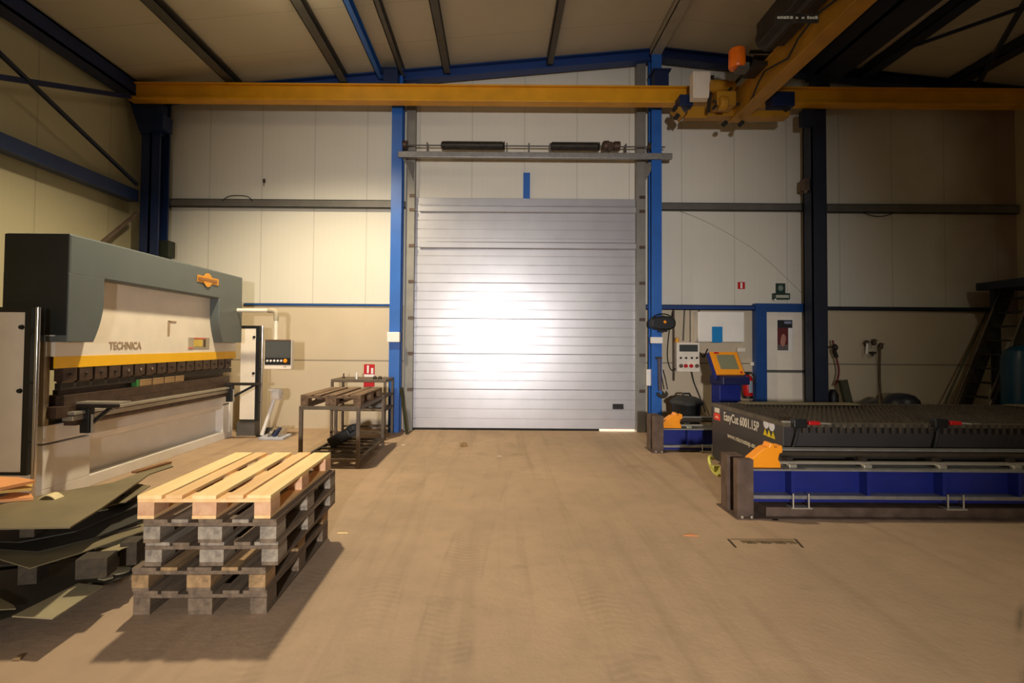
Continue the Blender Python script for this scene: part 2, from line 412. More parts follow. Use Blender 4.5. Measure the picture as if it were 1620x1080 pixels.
# ---- side door in blue frame
yy = YB-.02
d2 = thing('door_2', None, None, ((PX0+PX1)/2, yy, 0), kind='structure')
MB().box(PX0, PX1, yy-.02, yy+.05, 0, PZ1).build('door_leaf', M['cream'], d2)
zz = Z_(587, yy, 1240); MB().box(PX0, PX1, yy-.032, yy-.02, zz-.025, zz+.025).build('joint_strip', M['girt'], d2)
fx0, fx1 = X_(1194, 9.5), X_(1281, 9.5)
MB().box(fx0, PX0, 9.46, YB, 0, PZ1+.16).build('frame_post', M['frameblue'], d2)
MB().box(PX1, fx1, 9.46, YB, 0, PZ1+.16).build('frame_post', M['frameblue'], d2)
MB().box(PX0, PX1, 9.46, YB, PZ1, PZ1+.16).build('frame_head', M['frameblue'], d2)
MB().box(PX0, PX1, 9.5, YB, 0, .04).build('door_sill', M['girt'], d2)

# ================================================================== STEEL FRAME
def column(px, w, Y, d, m, label, name='steel_column', ztop=None):
    x = X_(px, Y); z = ztop or roofz(x)-.02
    return tag(MB().add([], []).box(x-w/2, x+w/2, Y, Y+.018, 0, z).box(x-w/2, x+w/2, Y+d-.018, Y+d, 0, z).box(x-.008, x+.008, Y+.018, Y+d-.018, 0, z).build(name, m), label, 'column')
column(624.5, .2, 9.24, .2, M['blue'], 'blue steel column just left of the big silver door')
column(1039, .19, 9.24, .2, M['blue'], 'blue steel column just right of the big silver door')
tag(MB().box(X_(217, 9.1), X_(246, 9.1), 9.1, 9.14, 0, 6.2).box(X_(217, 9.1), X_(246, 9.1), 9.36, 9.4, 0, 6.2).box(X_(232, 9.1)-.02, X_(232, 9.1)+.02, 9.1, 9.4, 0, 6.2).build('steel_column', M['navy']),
    'dark blue steel column in the far left corner behind the press', 'column')
cx0, cx1 = X_(1285, 9.15), X_(1308, 9.15)
tag(MB().box(cx0, cx1, 9.12, 9.15, 0, 6.45).box(cx0, cx1, 9.37, 9.40, 0, 6.45).box((cx0+cx1)/2-.01, (cx0+cx1)/2+.01, 9.15, 9.37, 0, 6.45).box(cx0-.0, cx0+.015, 9.12, 9.4, 0, 6.45).build('steel_column', M['darksteel']),
    'thick blackish steel column right of the small white door', 'column')
for px, lbl in ((650, 'grey steel jamb post between left blue column and the silver door'), (1014, 'grey steel jamb post between the silver door and right blue column')):
    x = X_(px, 9.46, 250); tag(MB().box(x-.085, x+.085, 9.44, 9.47, 0, roofz(x)-.05).box(x-.085, x-.07, 9.47, YB, 0, roofz(x)-.05).box(x+.07, x+.085, 9.47, YB, 0, roofz(x)-.05).build('jamb_post', M['jamb']), lbl, 'post')
# gable rafter, both slopes
Yr = 9.3
for x0, x1, lbl in ((XL+.1, APX, 'blue gable rafter rising from the left corner to the ridge'), (APX, XR-.05, 'dark blue gable rafter falling from the ridge to the right')):
    h = .21
    b = MB()
    for a, c in ((.0, .018), (h-.018, h)):
        b.prism([(x0, Yr, roofz(x0)-.01-a), (x1, Yr, roofz(x1)-.01-a), (x1, Yr, roofz(x1)-.01-c), (x0, Yr, roofz(x0)-.01-c)], (0, .2, 0))
    b.prism([(x0, Yr+.09, roofz(x0)-.02), (x1, Yr+.09, roofz(x1)-.02), (x1, Yr+.09, roofz(x1)-h), (x0, Yr+.09, roofz(x0)-h)], (0, .015, 0))
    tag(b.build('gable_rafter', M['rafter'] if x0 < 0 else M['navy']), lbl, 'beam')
# purlins along the hall
def purlin(x, w, h, m, lbl, name='roof_purlin', drop=.004, y1=9.28):
    z = roofz(x)-drop-(w/2)*.1
    tag(MB().box(x-w/2, x+w/2, YF+.1, y1, z-.014, z).box(x-w/2, x+w/2, YF+.1, y1, z-h, z-h+.014).box(x-w/2, x-w/2+.014, YF+.1, y1, z-h, z).build(name, m), lbl, 'beam', 'ceiling purlins running to the back wall')
P = [(388, 129, .17, M['purlin'], 'grey ceiling purlin nearest the left wall'),
     (549, 121, .15, M['purlin'], 'grey ceiling purlin left of the thin blue one'),
     (606, 120, .09, M['blue'], 'thin blue ceiling purlin above the left door column'),
     (641, 116, .08, M['purlin'], 'thin brownish ceiling purlin just right of the thin blue one'),
     (709, 107, .13, M['purlin'], 'grey ceiling purlin above the left door spring'),
     (868, 97, .12, M['purlin'], 'grey ceiling purlin above the middle of the door'),
     (1031, 86, .2, M['ridge'], 'pale grey ceiling purlin at the ridge'),
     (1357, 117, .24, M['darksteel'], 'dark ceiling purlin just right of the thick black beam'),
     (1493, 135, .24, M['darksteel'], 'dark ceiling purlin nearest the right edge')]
for px, py, w, m, lbl in P: purlin(X_(px, 9.5, py), w, .16, m, lbl)
bx = X_(1297, 9.3, 110)
tag(MB().box(bx-.29, bx+.29, YF+.1, 9.28, roofz(bx+.33)-.34, roofz(bx+.33)-.31).box(bx-.29, bx+.29, YF+.1, 9.28, roofz(bx+.33)-.04, roofz(bx+.33)-.01).box(bx-.29, bx-.24, YF+.1, 9.28, roofz(bx+.33)-.34, roofz(bx+.33)-.01).build('valley_beam', M['darksteel']), 'thick black roof beam running forward from the black column', 'beam')
ex = XL+.22; ez = 6.28
tag(MB().box(ex-.14, ex+.14, YF+.1, 9.28, roofz(ex-.14)-.28, roofz(ex-.14)-.25).box(ex-.14, ex+.14, YF+.1, 9.28, roofz(ex-.14)-.04, roofz(ex-.14)-.01).box(ex+.11, ex+.14, YF+.1, 9.28, roofz(ex-.14)-.28, roofz(ex-.14)-.01).build('eave_beam', M['navy']), 'dark eave beam along the top of the left wall', 'beam')
# left wall tie and braces
tx = -6.72
zt = Z_(311, 9.1, 217)
tag(MB().box(tx-.1, tx+.1, YF+.2, 9.08, zt-.11, zt+.11).build('tie_beam', M['navy'], bev=.01), 'long dark blue tie beam along the left wall', 'beam')
def rod(name, p0, p1, r, m, lbl, cat='brace'):
    d = (p1-p0).normalized()
    return tag(MB().bar(p0, p1, r*2, r*2).build(name, m), lbl, cat)
a, b_ = atx(0, 85, tx+.15), atx(217, 292, tx+.15)
rod('diagonal_brace', a-(b_-a)*.8, b_, .025, M['darksteel'], 'thin dark diagonal brace falling to the corner column on the left wall')
a, b_ = atx(0, 122, tx+.12), atx(205, 153, tx+.12)
rod('diagonal_brace', a-(b_-a)*.6, b_, .035, M['navy'], 'thin blue brace rising to the top of the corner column')
a, b_ = atx(165, 380, tx+.1), atx(217, 337, tx+.1)
rod('diagonal_brace', a-(b_-a)*1.8, b_, .022, M['rust'], 'short brown brace below the left tie beam, behind the press hood')
# roof cross bracing on the right
def under(px, py, dz=.27):
    d = ray(px, py); k = (APZ-SR*(0-APX)*-1-CH) ;
    # intersection with the right roof slope lowered by dz
    A = d.z + SR*d.x; k = (APZ+SR*APX-dz-CH)/A
    return Vector((d.x*k, d.y*k, CH+d.z*k))
a, b_ = under(1408, 86), under(1620, 11); rod('roof_brace', a, a+(b_-a)*1.25, .022, M['darksteel'], 'thin dark roof brace crossing the right purlins at a shallow angle')
a, b_ = under(1545, 137), under(1619, 7); rod('roof_brace', a, a+(b_-a)*1.25, .03, M['darksteel'], 'steep dark roof brace near the upper right corner')
# knee bracket and bearing for the runway beam
b = MB(); x0, x1 = X_(207, 9.0, 180), X_(260, 9.0, 180)
b.prism([at(205, 160, 9.05), at(252, 160, 9.05), at(246, 208, 9.05), at(222, 212, 9.05)], (0, .25, 0))
b.box(at(240, 182, 9.0).x, at(259, 182, 9.0).x, 8.98, 9.25, Z_(204, 9.0, 240), Z_(180, 9, 240))
tag(b.build('knee_bracket', M['navy']), 'dark bracket carrying the yellow beam on the corner column', 'bracket')
for px, y0, y1, lbl in ((618, 108, 137, 'blue hanger block above the yellow beam at the left door column'), (1046, 110, 140, 'blue hanger block above the yellow beam at the right door column'), (1300, 118, 147, 'dark hanger block above the yellow beam at the black column')):
    p = at(px, y1, 9.05); q = at(px, y0, 9.05)
    tag(MB().box(p.x-.13, p.x+.13, 9.02, 9.22, p.z, q.z).box(p.x-.17, p.x+.17, 9.0, 9.24, q.z-.03, q.z).build('beam_hanger', M['navy'] if px < 1200 else M['darksteel']), lbl, 'bracket', 'hangers of the yellow runway beam')
x = X_(1278, 9.0, 185)
tag(MB().box(x-.1, x+.12, 8.98, 9.11, Z_(198, 9.0, 1278), Z_(174, 9.0, 1278)).build('beam_bracket', M['darksteel']), 'small dark bracket under the yellow beam at the black column', 'bracket')

# girts on back wall
def girt(pxa, pxb, pya, pyb, m, lbl, d=.1, Y=None, name='wall_girt'):
    Y = YB-d; mid = 830
    z0, z1 = Z_(pyb, Y, mid), Z_(pya, Y, mid)
    return tag(MB().box(X_(pxa, Y, pya), X_(pxb, Y, pya), Y, Y+.012, z0, z1).box(X_(pxa, Y, pya), X_(pxb, Y, pya), Y, YB-.004, z1-.012, z1).box(X_(pxa, Y, pya), X_(pxb, Y, pya), Y, YB-.004, z0, z0+.012).build(name, m), lbl, 'rail')
girt(240, 622, 318, 330.5, M['girt'], 'upper grey wall rail left of the big door')
girt(638, 643, 320, 330, M['girt'], 'short stub of grey wall rail between left column and door jamb')
girt(1044, 1282, 318.5, 330.5, M['girt'], 'upper grey wall rail between right door column and black column')
girt(1309, 1612, 318.5, 332, M['girt'], 'upper dark grey wall rail at the far right of the back wall')
girt(385, 622, 482.5, 486, M['blue'], 'thin blue wall rail left of the big door', .03)
girt(1022, 1194, 480, 488, M['rafter'], 'blue wall rail above the control box and white cabinet', .12)
girt(1309, 1575, 481, 487, M['darksteel'], 'thin dark wall rail right of the black column', .05)

# yellow runway beam
ybm = MB(); z0, z1 = Z_(164, 8.95, 700), Z_(137.5, 8.95, 700)
x0, x1 = X_(207, 8.95, 150), XR-.05
ybm.box(x0, x1, 8.84, 9.04, z0, z0+.04).box(x0, x1, 8.84, 9.04, z1-.025, z1).box(x0, x1, 8.90, 8.98, z0+.04, z1-.025)
tag(ybm.build('runway_beam', M['yellow'], bev=.004), 'long yellow crane runway beam spanning the back wall above the door', 'beam')

# ================================================================== OVERHEAD CRANE
cr = thing('bridge_crane', 'yellow bridge crane running towards the viewer at upper right, with orange lamp', 'crane', (at(1163, 195, 8.8).x, 8.8, at(1163, 195, 8.8).z))
gl, gr = at(1152, 194, 8.75), at(1174, 196, 8.75)
gz = gl.z
b = MB().box(gl.x, gr.x, YF+.3, 8.75, gz, gz+.03).box(gl.x+.03, gr.x-.03, YF+.3, 8.7, gz+.03, gz+.40).box(gl.x+.0, gr.x, YF+.3, 8.7, gz+.40, gz+.43)
b.build('bridge_girder', M['byellow'], cr, .004)
e0, e1 = at(1084, 186, 8.75), at(1243, 186, 8.75)
MB().box(e0.x, e1.x, 8.62, 8.83, gz+.06, gz+.17).build('end_truck', M['byellow'], cr, .01)
MB().prism([at(1083, 186, 8.6), at(1120, 186, 8.6), at(1114, 168, 8.6), at(1096, 168, 8.6)], (0, .03, 0)).prism([at(1066, 170, 8.6), at(1076, 168, 8.6), at(1084, 180, 8.6), at(1080, 186, 8.6)], (0, .2, 0)).build('truck_plate', M['byellow'], cr)
for px, py, w, h in ((1083, 162, .24, .20), (1235, 160, .40, .26)):
    p = at(px, py, 8.7); MB().box(p.x-w/2, p.x+w/2, 8.60, 8.84, p.z-h/2, p.z+h/2).build('wheel_block', M['navy'], cr, .015)
for px, py in ((1068, 171), (1071, 184), (1147, 195), (1173, 195), (1244, 173)):
    p = at(px, py, 8.6); MB().lathe((p.x, p.y-.04, p.z), [(.03, 0), (.04, .01), (.04, .1), (.03, .11)], 12, 'y').build('rubber_buffer', M['rubber'], cr)
p = at(1106, 139, 8.5); eb = MB().box(p.x-.15, p.x+.15, 8.38, 8.55, p.z-.23, p.z+.23).build('electric_box', M['cream'], cr, .01)
MB().box(p.x-.12, p.x+.12, 8.37, 8.38, p.z-.19, p.z+.19).build('box_lid', M['cream'], eb, .004)
p = at(1140, 150, 8.4)
MB().lathe((p.x-.2, p.y, p.z+.14), [(.05, 0), (.11, .02), (.11, .3), (.09, .33), (.09, .42)], 16, 'x').build('drive_motor', M['byellow'], cr, smooth=True)
MB().box(p.x-.1, p.x+.22, 8.3, 8.6, p.z-.22, p.z+.02).lathe((p.x-.08, p.y-.1, p.z-.2), [(.09, 0), (.12, .03), (.12, .12), (.06, .15)], 16, 'x').build('gearbox', M['byellow'], cr, .01)
MB().bar(at(1120, 178, 8.4), at(1127, 120, 8.4), .05).bar(at(1128, 172, 8.35), at(1180, 112, 8.35), .05).bar(at(1128, 160, 8.35), at(1170, 165, 8.35), .04).build('carrier_frame', M['dark2'], cr)
p = at(1190, 94, 7.6)
MB().box(p.x-.02, p.x+.3, 7.5, 7.56, p.z-.02, p.z+.01).box(p.x-.05, p.x+.36, 7.55, 7.6, p.z+.09, p.z+.12).box(p.x, p.x+.3, 7.5, 7.9, p.z-.14, p.z-.08).lathe((p.x+.08, 7.7, p.z-.03), [(.1, 0), (.1, .2)], 14, 'x').build('trolley_frame', M['dark2'], cr)
p = at(1166, 100, 7.6)
lo = MB().box(p.x-.02, p.x+.16, 7.52, 7.68, p.z-.14, p.z-.02).build('lamp_base', M['girt'], cr, .01)
MB().lathe((p.x, 7.6, p.z-.08), [(.11, 0), (.125, .03), (.12, .28), (.09, .31), (.0, .32)], 20).build('warning_lamp', mat('orange_lamp_cover', (255, 120, 20), .3), lo, smooth=True)
# hoist on the left side of the girder
p0, p1 = atx(1218, 62, 3.85), atx(1292, 6, 3.85)
ho = MB().box(3.66, 4.05, 5.7, 7.0, p0.z-.1, p0.z+.22).lathe((3.86, 5.4, p0.z+.05), [(.1, 0), (.17, .04), (.17, 1.7), (.1, 1.74)], 18, 'y').build('hoist_drum', M['dark2'], cr, .01)
MB().box(3.95, gl.x, 5.9, 6.1, p0.z-.05, p0.z+.1).box(3.95, gl.x, 6.7, 6.9, p0.z-.05, p0.z+.1).build('hoist_arm', M['dark2'], cr)
# capacity lettering plate on the hoist end
Yt = 5.36
wp0, wp1 = at(1230, 28, Yt), at(1293, 28, Yt)
pl = MB().box(wp0.x-.02, wp1.x+.02, Yt+.005, Yt+.03, wp0.z-.04, wp0.z+.05).build('lettering_plate', M['dark2'], cr)
bb = MB(); x = wp0.x; random.seed(3)
for w, g in ((.03, .006), (.022, .006), (.03, .006), (.026, .012), (.032, .03), (.026, .04), (.03, .03), (.022, .006), (.026, .006), (.02, .006), (.03, .006)):
    hgt = random.uniform(.022, .034); bb.box(x, x+w, Yt, Yt+.006, wp0.z-.01, wp0.z-.01+hgt); x += w+g
bb.build('pale_marks', mat('worn_pale_marks', (190, 188, 170), .6), pl)
pts = [atx(1330, -6, gl.x-.03), atx(1290, 24, gl.x-.03), atx(1262, 62, gl.x-.04), atx(1247, 92, gl.x-.04), atx(1210, 112, gl.x-.04), atx(1200, 130, gl.x-.04), atx(1192, 150, gl.x-.03), at(1176, 180, 8.55)]
MB().tube([pts[0]+Vector((0, -3, .1))]+pts, .014, 8).build('power_cable', M['rubber'], cr)

# ================================================================== DOOR HARDWARE
dh = thing('door_spring_shaft', 'torsion shaft with two black springs above the silver door', 'door mechanism', (X_(840, 9.3, 232), 9.32, Z_(236, 9.32)))
zc = Z_(231, 9.32, 830)
MB().tube([(X_(636, 9.32, 232), 9.32, zc), (X_(1052, 9.32, 232), 9.32, zc)], .014).build('shaft', M['girt'], dh)
for a, c in ((698, 799), (871, 948)):
    xa, xb = X_(a, 9.32, 231), X_(c, 9.32, 231); b = MB()
    b.lathe((xa, 9.32, zc), [(.05, 0), (.075, .02), (.075, xb-xa-.04), (.05, xb-xa-.02)], 16, 'x')
    n = int((xb-xa)/.035)
    for i in range(n):
        b.lathe((xa+.03+i*.035, 9.32, zc), [(.074, 0), (.084, .006), (.084, .014), (.074, .02)], 16, 'x')
    b.build('torsion_spring', M['dark2'], dh)
for px, r in ((641, .1), (1030, .09)):
    x = X_(px, 9.32, 231); MB().lathe((x-.04, 9.32, zc), [(r, 0), (r*.8, .01), (r*.8, .07), (r, .08)], 16, 'x').build('cable_drum', M['dark'], dh)
for px in (676, 802, 870, 990, 837):
    x = X_(px, 9.32, 231); MB().box(x-.012, x+.012, 9.29, 9.4, Z_(241, 9.32), zc+.05).build('bearing_plate', M['girt'], dh)
x = X_(966, 9.3, 231)
MB().lathe((x-.16, 9.3, zc), [(.07, 0), (.1, .03), (.1, .12), (.06, .14), (.06, .2), (.09, .22), (.09, .33), (.05, .34)], 16, 'x').lathe((x-.02, 9.2, zc-.02), [(.07, 0), (.07, .16)], 14, 'y').build('drive_unit', M['dark'], dh, smooth=True)
zc2 = Z_(246, 9.2, 830)
tag(MB().box(X_(630, 9.2, 246), X_(1063, 9.2, 246), 9.16, 9.238, zc2-.055, zc2+.055).build('cross_tube', M['galv'], bev=.012), 'grey horizontal square tube across both blue columns above the door', 'rail')
for px, s, lbl in ((652, 1, 'small triangular gusset under the left end of the cross tube'), (1022, -1, 'small triangular gusset under the right end of the cross tube')):
    x = X_(px, 9.3, 260)
    tag(MB().prism([(x, 9.44, zc2-.06), (x-s*.16, 9.24, zc2-.06), (x, 9.44, zc2-.42)], (.012, 0, 0)).prism([(x-s*.14, 9.43, zc2-.06), (x, 9.43, zc2-.06), (x, 9.43, zc2-.36)], (0, .01, 0)).build('gusset', M['galv']), lbl, 'bracket')
# blue strip on the header, white boxes on columns, etc
def plate(name, px0, px1, py0, py1, Y, d, m, lbl=None, cat=None, parent=None, bev=0.):
    pc = ((px0+px1)/2, (py0+py1)/2)
    o = MB().box(at(px0, pc[1], Y).x, at(px1, pc[1], Y).x, Y, Y+d, at(pc[0], py1, Y).z, at(pc[0], py0, Y).z).build(name, m, parent, bev)
    if lbl: tag(o, lbl, cat)
    return o
plate('blue_strip', 828, 838.5, 273, 314, YB-.06, .06, M['blue'], 'short blue vertical steel strip above the middle of the door', 'strip')
plate('sensor_box', 612, 632, 525, 541, 9.14, .1, M['signwhite'], 'white box on the left blue column', 'box', bev=.01)
plate('sensor_box', 1030.5, 1049, 533, 543, 9.16, .08, M['signwhite'], 'white box on the right blue column below the black radio', 'box', bev=.01)
plate('switch_box', 1023.5, 1034, 584, 610, 9.37, .07, M['signwhite'], 'tall white switch box between door edge and right blue column', 'box', bev=.008)

# ================================================================== PRESS BRAKE
XH = -4.38; XBs = -4.66; XW = -4.52
Y0, Y1 = 5.06, 8.5
pb = thing('press_brake', 'large grey and white press brake with yellow band at left', 'machine', (-4.9, 6.8, 0))
zH = atx(105, 367, XH).z; zHb = atx(165, 443, XH).z; zLeg = atx(120, 541, XH).z
XBk = at(5, 430, Y0).x
# hood: top band
MB().box(XBk, XH, Y0, Y1, zHb, zH).build('hood', M['grey'], pb, .02)
MB().box(XBk+.01, XH-.008, Y0-.006, Y0+.01, zHb-.62, zH-.01).build('end_cap', mat('end_cap_black', (34, 36, 34), .5), pb, .004)
# cylinder covers with swept lower edge
def cover(ya, yb, flip):
    prof = []
    n = 10
    zt_ = zHb+.02; zb_ = zLeg
    inner = yb if not flip else ya; outer = ya if not flip else yb
    s = -1 if not flip else 1
    pts = [(outer, zt_), (outer, zb_)]
    pts += [(inner+s*.13, zb_)]
    for i in range(1, n+1):
        t = i/n; pts.append((inner+s*.13*(1-t)**1.8, zb_+(zt_-zb_)*.62*t))
    pts.append((inner, zt_))
    return MB().prism([(XBk, y, z) for y, z in pts], (XH-XBk, 0, 0))
yA = atx(165, 470, XH).y; yB = atx(347, 470, XH).y
o = cover(Y0, yA, False).build('cylinder_cover', M['grey'], pb, .008)
o = cover(yB, Y1, True).build('cylinder_cover', M['grey'], pb, .008)
zY0, zY1 = atx(200, 581.5, XW).z, atx(200, 561.5, XW).z
zY0 = 1.66-(576-543)*5.45/787+.0; zY0 = atx(85, 583, XW).z; zY1 = atx(85, 564, XW).z
yram0, yram1 = max(5.09, atx(83, 570, XW).y), atx(373, 563, XW).y
MB().box(XBk+.05, XW-.005, yram0, yram1, zY1, zHb+.05).build('ram_panel', M['cream'], pb)
MB().box(XW-.02, XW, yram0, yram1, zY0, zY1).build('yellow_band', M['yband'], pb)
MB().box(XBk+.1, XW-.03, yram0+.05, yram1-.03, zY0-.02, zY1+.01).build('ram', M['dark'], pb)
# side frames: white below, dull brown plate near
MB().box(XBk+.02, -4.62, Y0+.02, Y0+.08, .78, zLeg+.06).build('side_frame', mat('dull_side_frame', (150, 132, 106), .6), pb)
MB().box(XBk+.02, -4.80, Y1-.02, Y1+.08, 0, zLeg+.06).build('side_frame', M['white'], pb)
# punch clamps
zP1 = zY0; zP0 = zY0-.24
n = 16
for i in range(n):
    ya = yram0+.1+(yram1-yram0-.2)*i/n; yb = ya+(yram1-yram0-.2)/n-.035
    c = MB().box(XW-.10, XW-.005, ya, yb, zP0+.10, zP1).prism([(XW-.09, ya+.01, zP0+.10), (XW-.02, ya+.01, zP0+.10), (XW-.05, ya+.01, zP0+.05)], (0, yb-ya-.02, 0)).build('punch_clamp', M['dark'], pb)
    MB().lathe((XW-.012, (ya+yb)/2, zP1-.07), [(.016, 0), (.016, .02), (.008, .026)], 10, 'x').build('clamp_bolt', M['chrome'] if i in (4, 5, 6) else M['dark2'], c)
MB().box(XW-.09, XW-.03, yram0+.1, yram1-.08, zP0+.01, zP0+.08).build('upper_punch', M['dark2'], pb)
# light wood spacer blocks stored on the bed: separate thing further below
zT = atx(100, 640, -4.5).z
Yb0, Yb1 = 5.12, atx(367, 610, -4.5).y
MB().box(-5.0, -4.52, Yb0, Yb1, zT-.14, zT-.02).box(-4.72, -4.53, Yb0+.1, Yb1-.02, zT-.02, zT+.09).build('die_bed', M['dark'], pb, .004)
MB().box(-4.70, -4.63, Yb0+.15, Yb1-.05, zT+.09, zT+.14).build('lower_die', M['dark'], pb)
za = atx(200, 649, -4.47).z; zb = atx(200, 636, -4.47).z
for k, (zz0, zz1, xx) in enumerate(((.87, .905, -4.44), (.81, .86, -4.46))):
    MB().box(-4.58, xx, 5.25, Yb1-.03, zz0, zz1).build('front_rail', M['alu'], pb, .006)
MB().box(-4.6, -4.47, 5.3, Yb1-.03, .755, .808).build('rail_channel', M['dark'], pb)
# lower base with framed recess
yn = 5.1; yf = 8.72
base = MB().box(-5.2, XBs-.10, yn, yf, 0, .80)
base.build('base', M['white'], pb)
r0, r1 = atx(139, 700, XBs).y, atx(350, 670, XBs).y
fr = MB()
for y0_, y1_, z0_, z1_ in ((yn, yf, .60, .78), (yn, yf, .0, .13), (yn, r0, .13, .58), (r1, yf, .13, .58)):
    fr.box(XBs-.10, XBs+.03, y0_, y1_, z0_, z1_)
fr.prism([(XBs-.10, r0, .60), (XBs+.03, r0, .60), (XBs+.0, r0, .52), (XBs-.10, r0, .50)], (0, r1-r0, 0))
fr.build('base_panel', M['white'], pb, .006)
MB().box(XBs+.03, XBs+.05, yf-.12, yf-.02, .1, .72).build('corner_strip', M['white'], pb, .006)
# emblem, lettering, stickers
c = atx(328, 443, XH+.005)
em = MB().box(XH, XH+.012, atx(312, 440, XH).y, atx(345, 444, XH).y, c.z-.05, c.z+.05).build('emblem', M['brass'], pb)
MB().prism([(XH+.012, c.y+.11*math.cos(t), c.z+.105*math.sin(t)) for t in [2*PI*k/16 for k in range(16)]], (.006, 0, 0)).build('emblem_roundel', M['brass'], em)
MB().box(XH+.018, XH+.022, c.y-.24, c.y+.24, c.z-.022, c.z+.022).build('emblem_name_bar', mat('brown_badge_line', (150, 96, 40), .5), em)
tz = atx(198, 552, XW).z; ty0, ty1 = atx(173, 545, XW).y, atx(224, 545, XW).y
text('lettering', 'TECHNICA', .125, (XW-.003, ty0, tz), (0, 1, 0), (0, 0, 1), M['ink'], pb, width=ty1-ty0)
c = atx(267, 507, XW); d_ = atx(267, 530, XW); e_ = atx(279, 508, XW)
MB().box(XW-.004, XW+.003, c.y-.015, c.y+.025, d_.z, c.z).box(XW-.004, XW+.003, c.y, e_.y, c.z-.02, c.z).build('angle_mark', M['ink'], pb)
s0, s1 = atx(298, 545, XW), atx(331, 545, XW)
st = MB().box(XW-.004, XW+.003, s0.y, s1.y, atx(315, 551, XW).z, atx(315, 534, XW).z).build('warning_sticker', mat('grey_sticker', (180, 168, 145), .6), pb)
ym = s0.y+(s1.y-s0.y)*.5; zt0, zt1 = atx(315, 551, XW).z, atx(315, 534, XW).z
MB().box(XW+.003, XW+.006, ym-.14, ym+.08, zt0+.03, zt1-.03).build('yellow_field', mat('sticker_yellow', (220, 190, 90), .6), st)
MB().box(XW+.003, XW+.006, s0.y, ym-.15, zt0, zt0+.02).box(XW+.003, XW+.006, ym-.14, s1.y-.1, zt1-.022, zt1).build('red_line', mat('sticker_red', (214, 110, 84), .6), st)
MB().box(XW+.003, XW+.006, ym+.1, ym+.16, zt0+.02, zt1-.03).build('dark_field', mat('sticker_dark', (96, 76, 52), .6), st)
p = at(80, 522, Y0); MB().box(p.x-.045, p.x+.05, Y0-.004, Y0-.001, p.z-.06, p.z+.06).build('paper_label', M['signwhite'], pb)
# support arms with brace
def arm(y, sheet=True):
    a = MB().box(-4.6, -4.12 if sheet else -3.95, y-.03, y+.03, .93, .975).build('support_arm', M['dark2'], pb, .004)
    MB().bar((-4.47, y, .70), (-4.2 if sheet else -4.05, y, .93), .035, .035).build('arm_brace', M['black'], a)
    MB().box(-4.5, -4.40, y-.04, y+.04, .66, .93).build('arm_slide', M['black'], a, .006)
    MB().tube([(-4.385, y-.01, .66), (-4.385, y-.01, .86)], .016).build('arm_handle', M['alu'], a)
arm(5.42)
MB().box(-4.62, -4.05, 5.36, 5.52, .975, .995).build('sheet_rest', M['alu'], pb)
arm(8.3, False)
# control arm and hanging panel
Yc = 8.35; zt = Z_(491, Yc, 410)
MB().tube([(-4.9, Yc, zt), (X_(426, Yc, 490), Yc, zt)], .034, 12).build('boom_tube', M['cream'], pb, smooth=True)
xb = X_(437, Yc, 500)
MB().tube([(X_(424, Yc, 490), Yc, zt), (xb-.05, Yc, zt), (xb-.015, Yc, zt-.015), (xb, Yc, zt-.05), (xb, Yc, Z_(506, Yc, 437))], .042, 12).build('boom_elbow', mat('boom_elbow_grey', (176, 164, 140), .5), pb, smooth=True)
MB().tube([(xb, Yc, Z_(503, Yc, 437)), (xb, Yc, Z_(538, Yc, 437))], .032, 12).build('boom_drop', M['cream'], pb, smooth=True)
cp = MB().box(at(418, 560, Yc-.05).x, at(461, 560, Yc-.05).x, Yc-.05, Yc+.06, Z_(584, Yc-.05, 440), Z_(537.5, Yc-.05, 440)).build('control_panel', M['cream'], pb, .008)
q = Yc-.056
MB().box(at(419, 560, q).x, at(460, 560, q).x, q, q+.006, Z_(577, q, 440), Z_(538.5, q, 440)).build('panel_face', M['black'], cp)
MB().box(at(420, 560, q).x, at(459.5, 560, q).x, q-.003, q, Z_(566, q, 440), Z_(540, q, 440)).build('screen', M['screen'], cp)
MB().box(at(419, 560, q).x, at(460, 560, q).x, q-.005, q, Z_(539.5, q, 440), Z_(537, q, 440)).build('top_strip', M['rust'], cp)
for k, px in enumerate((423, 428.5, 434, 439.5, 445)):
    p = at(px, 570.5, q); MB().lathe((p.x, q-.012, p.z), [(.017, 0), (.02, .012)], 12, 'y').build('button', M['signwhite'], cp)
p = at(452, 570.5, q); MB().lathe((p.x, q-.03, p.z), [(.03, 0), (.034, .012), (.02, .014), (.02, .03)], 14, 'y').build('stop_button', M['orange'], cp)

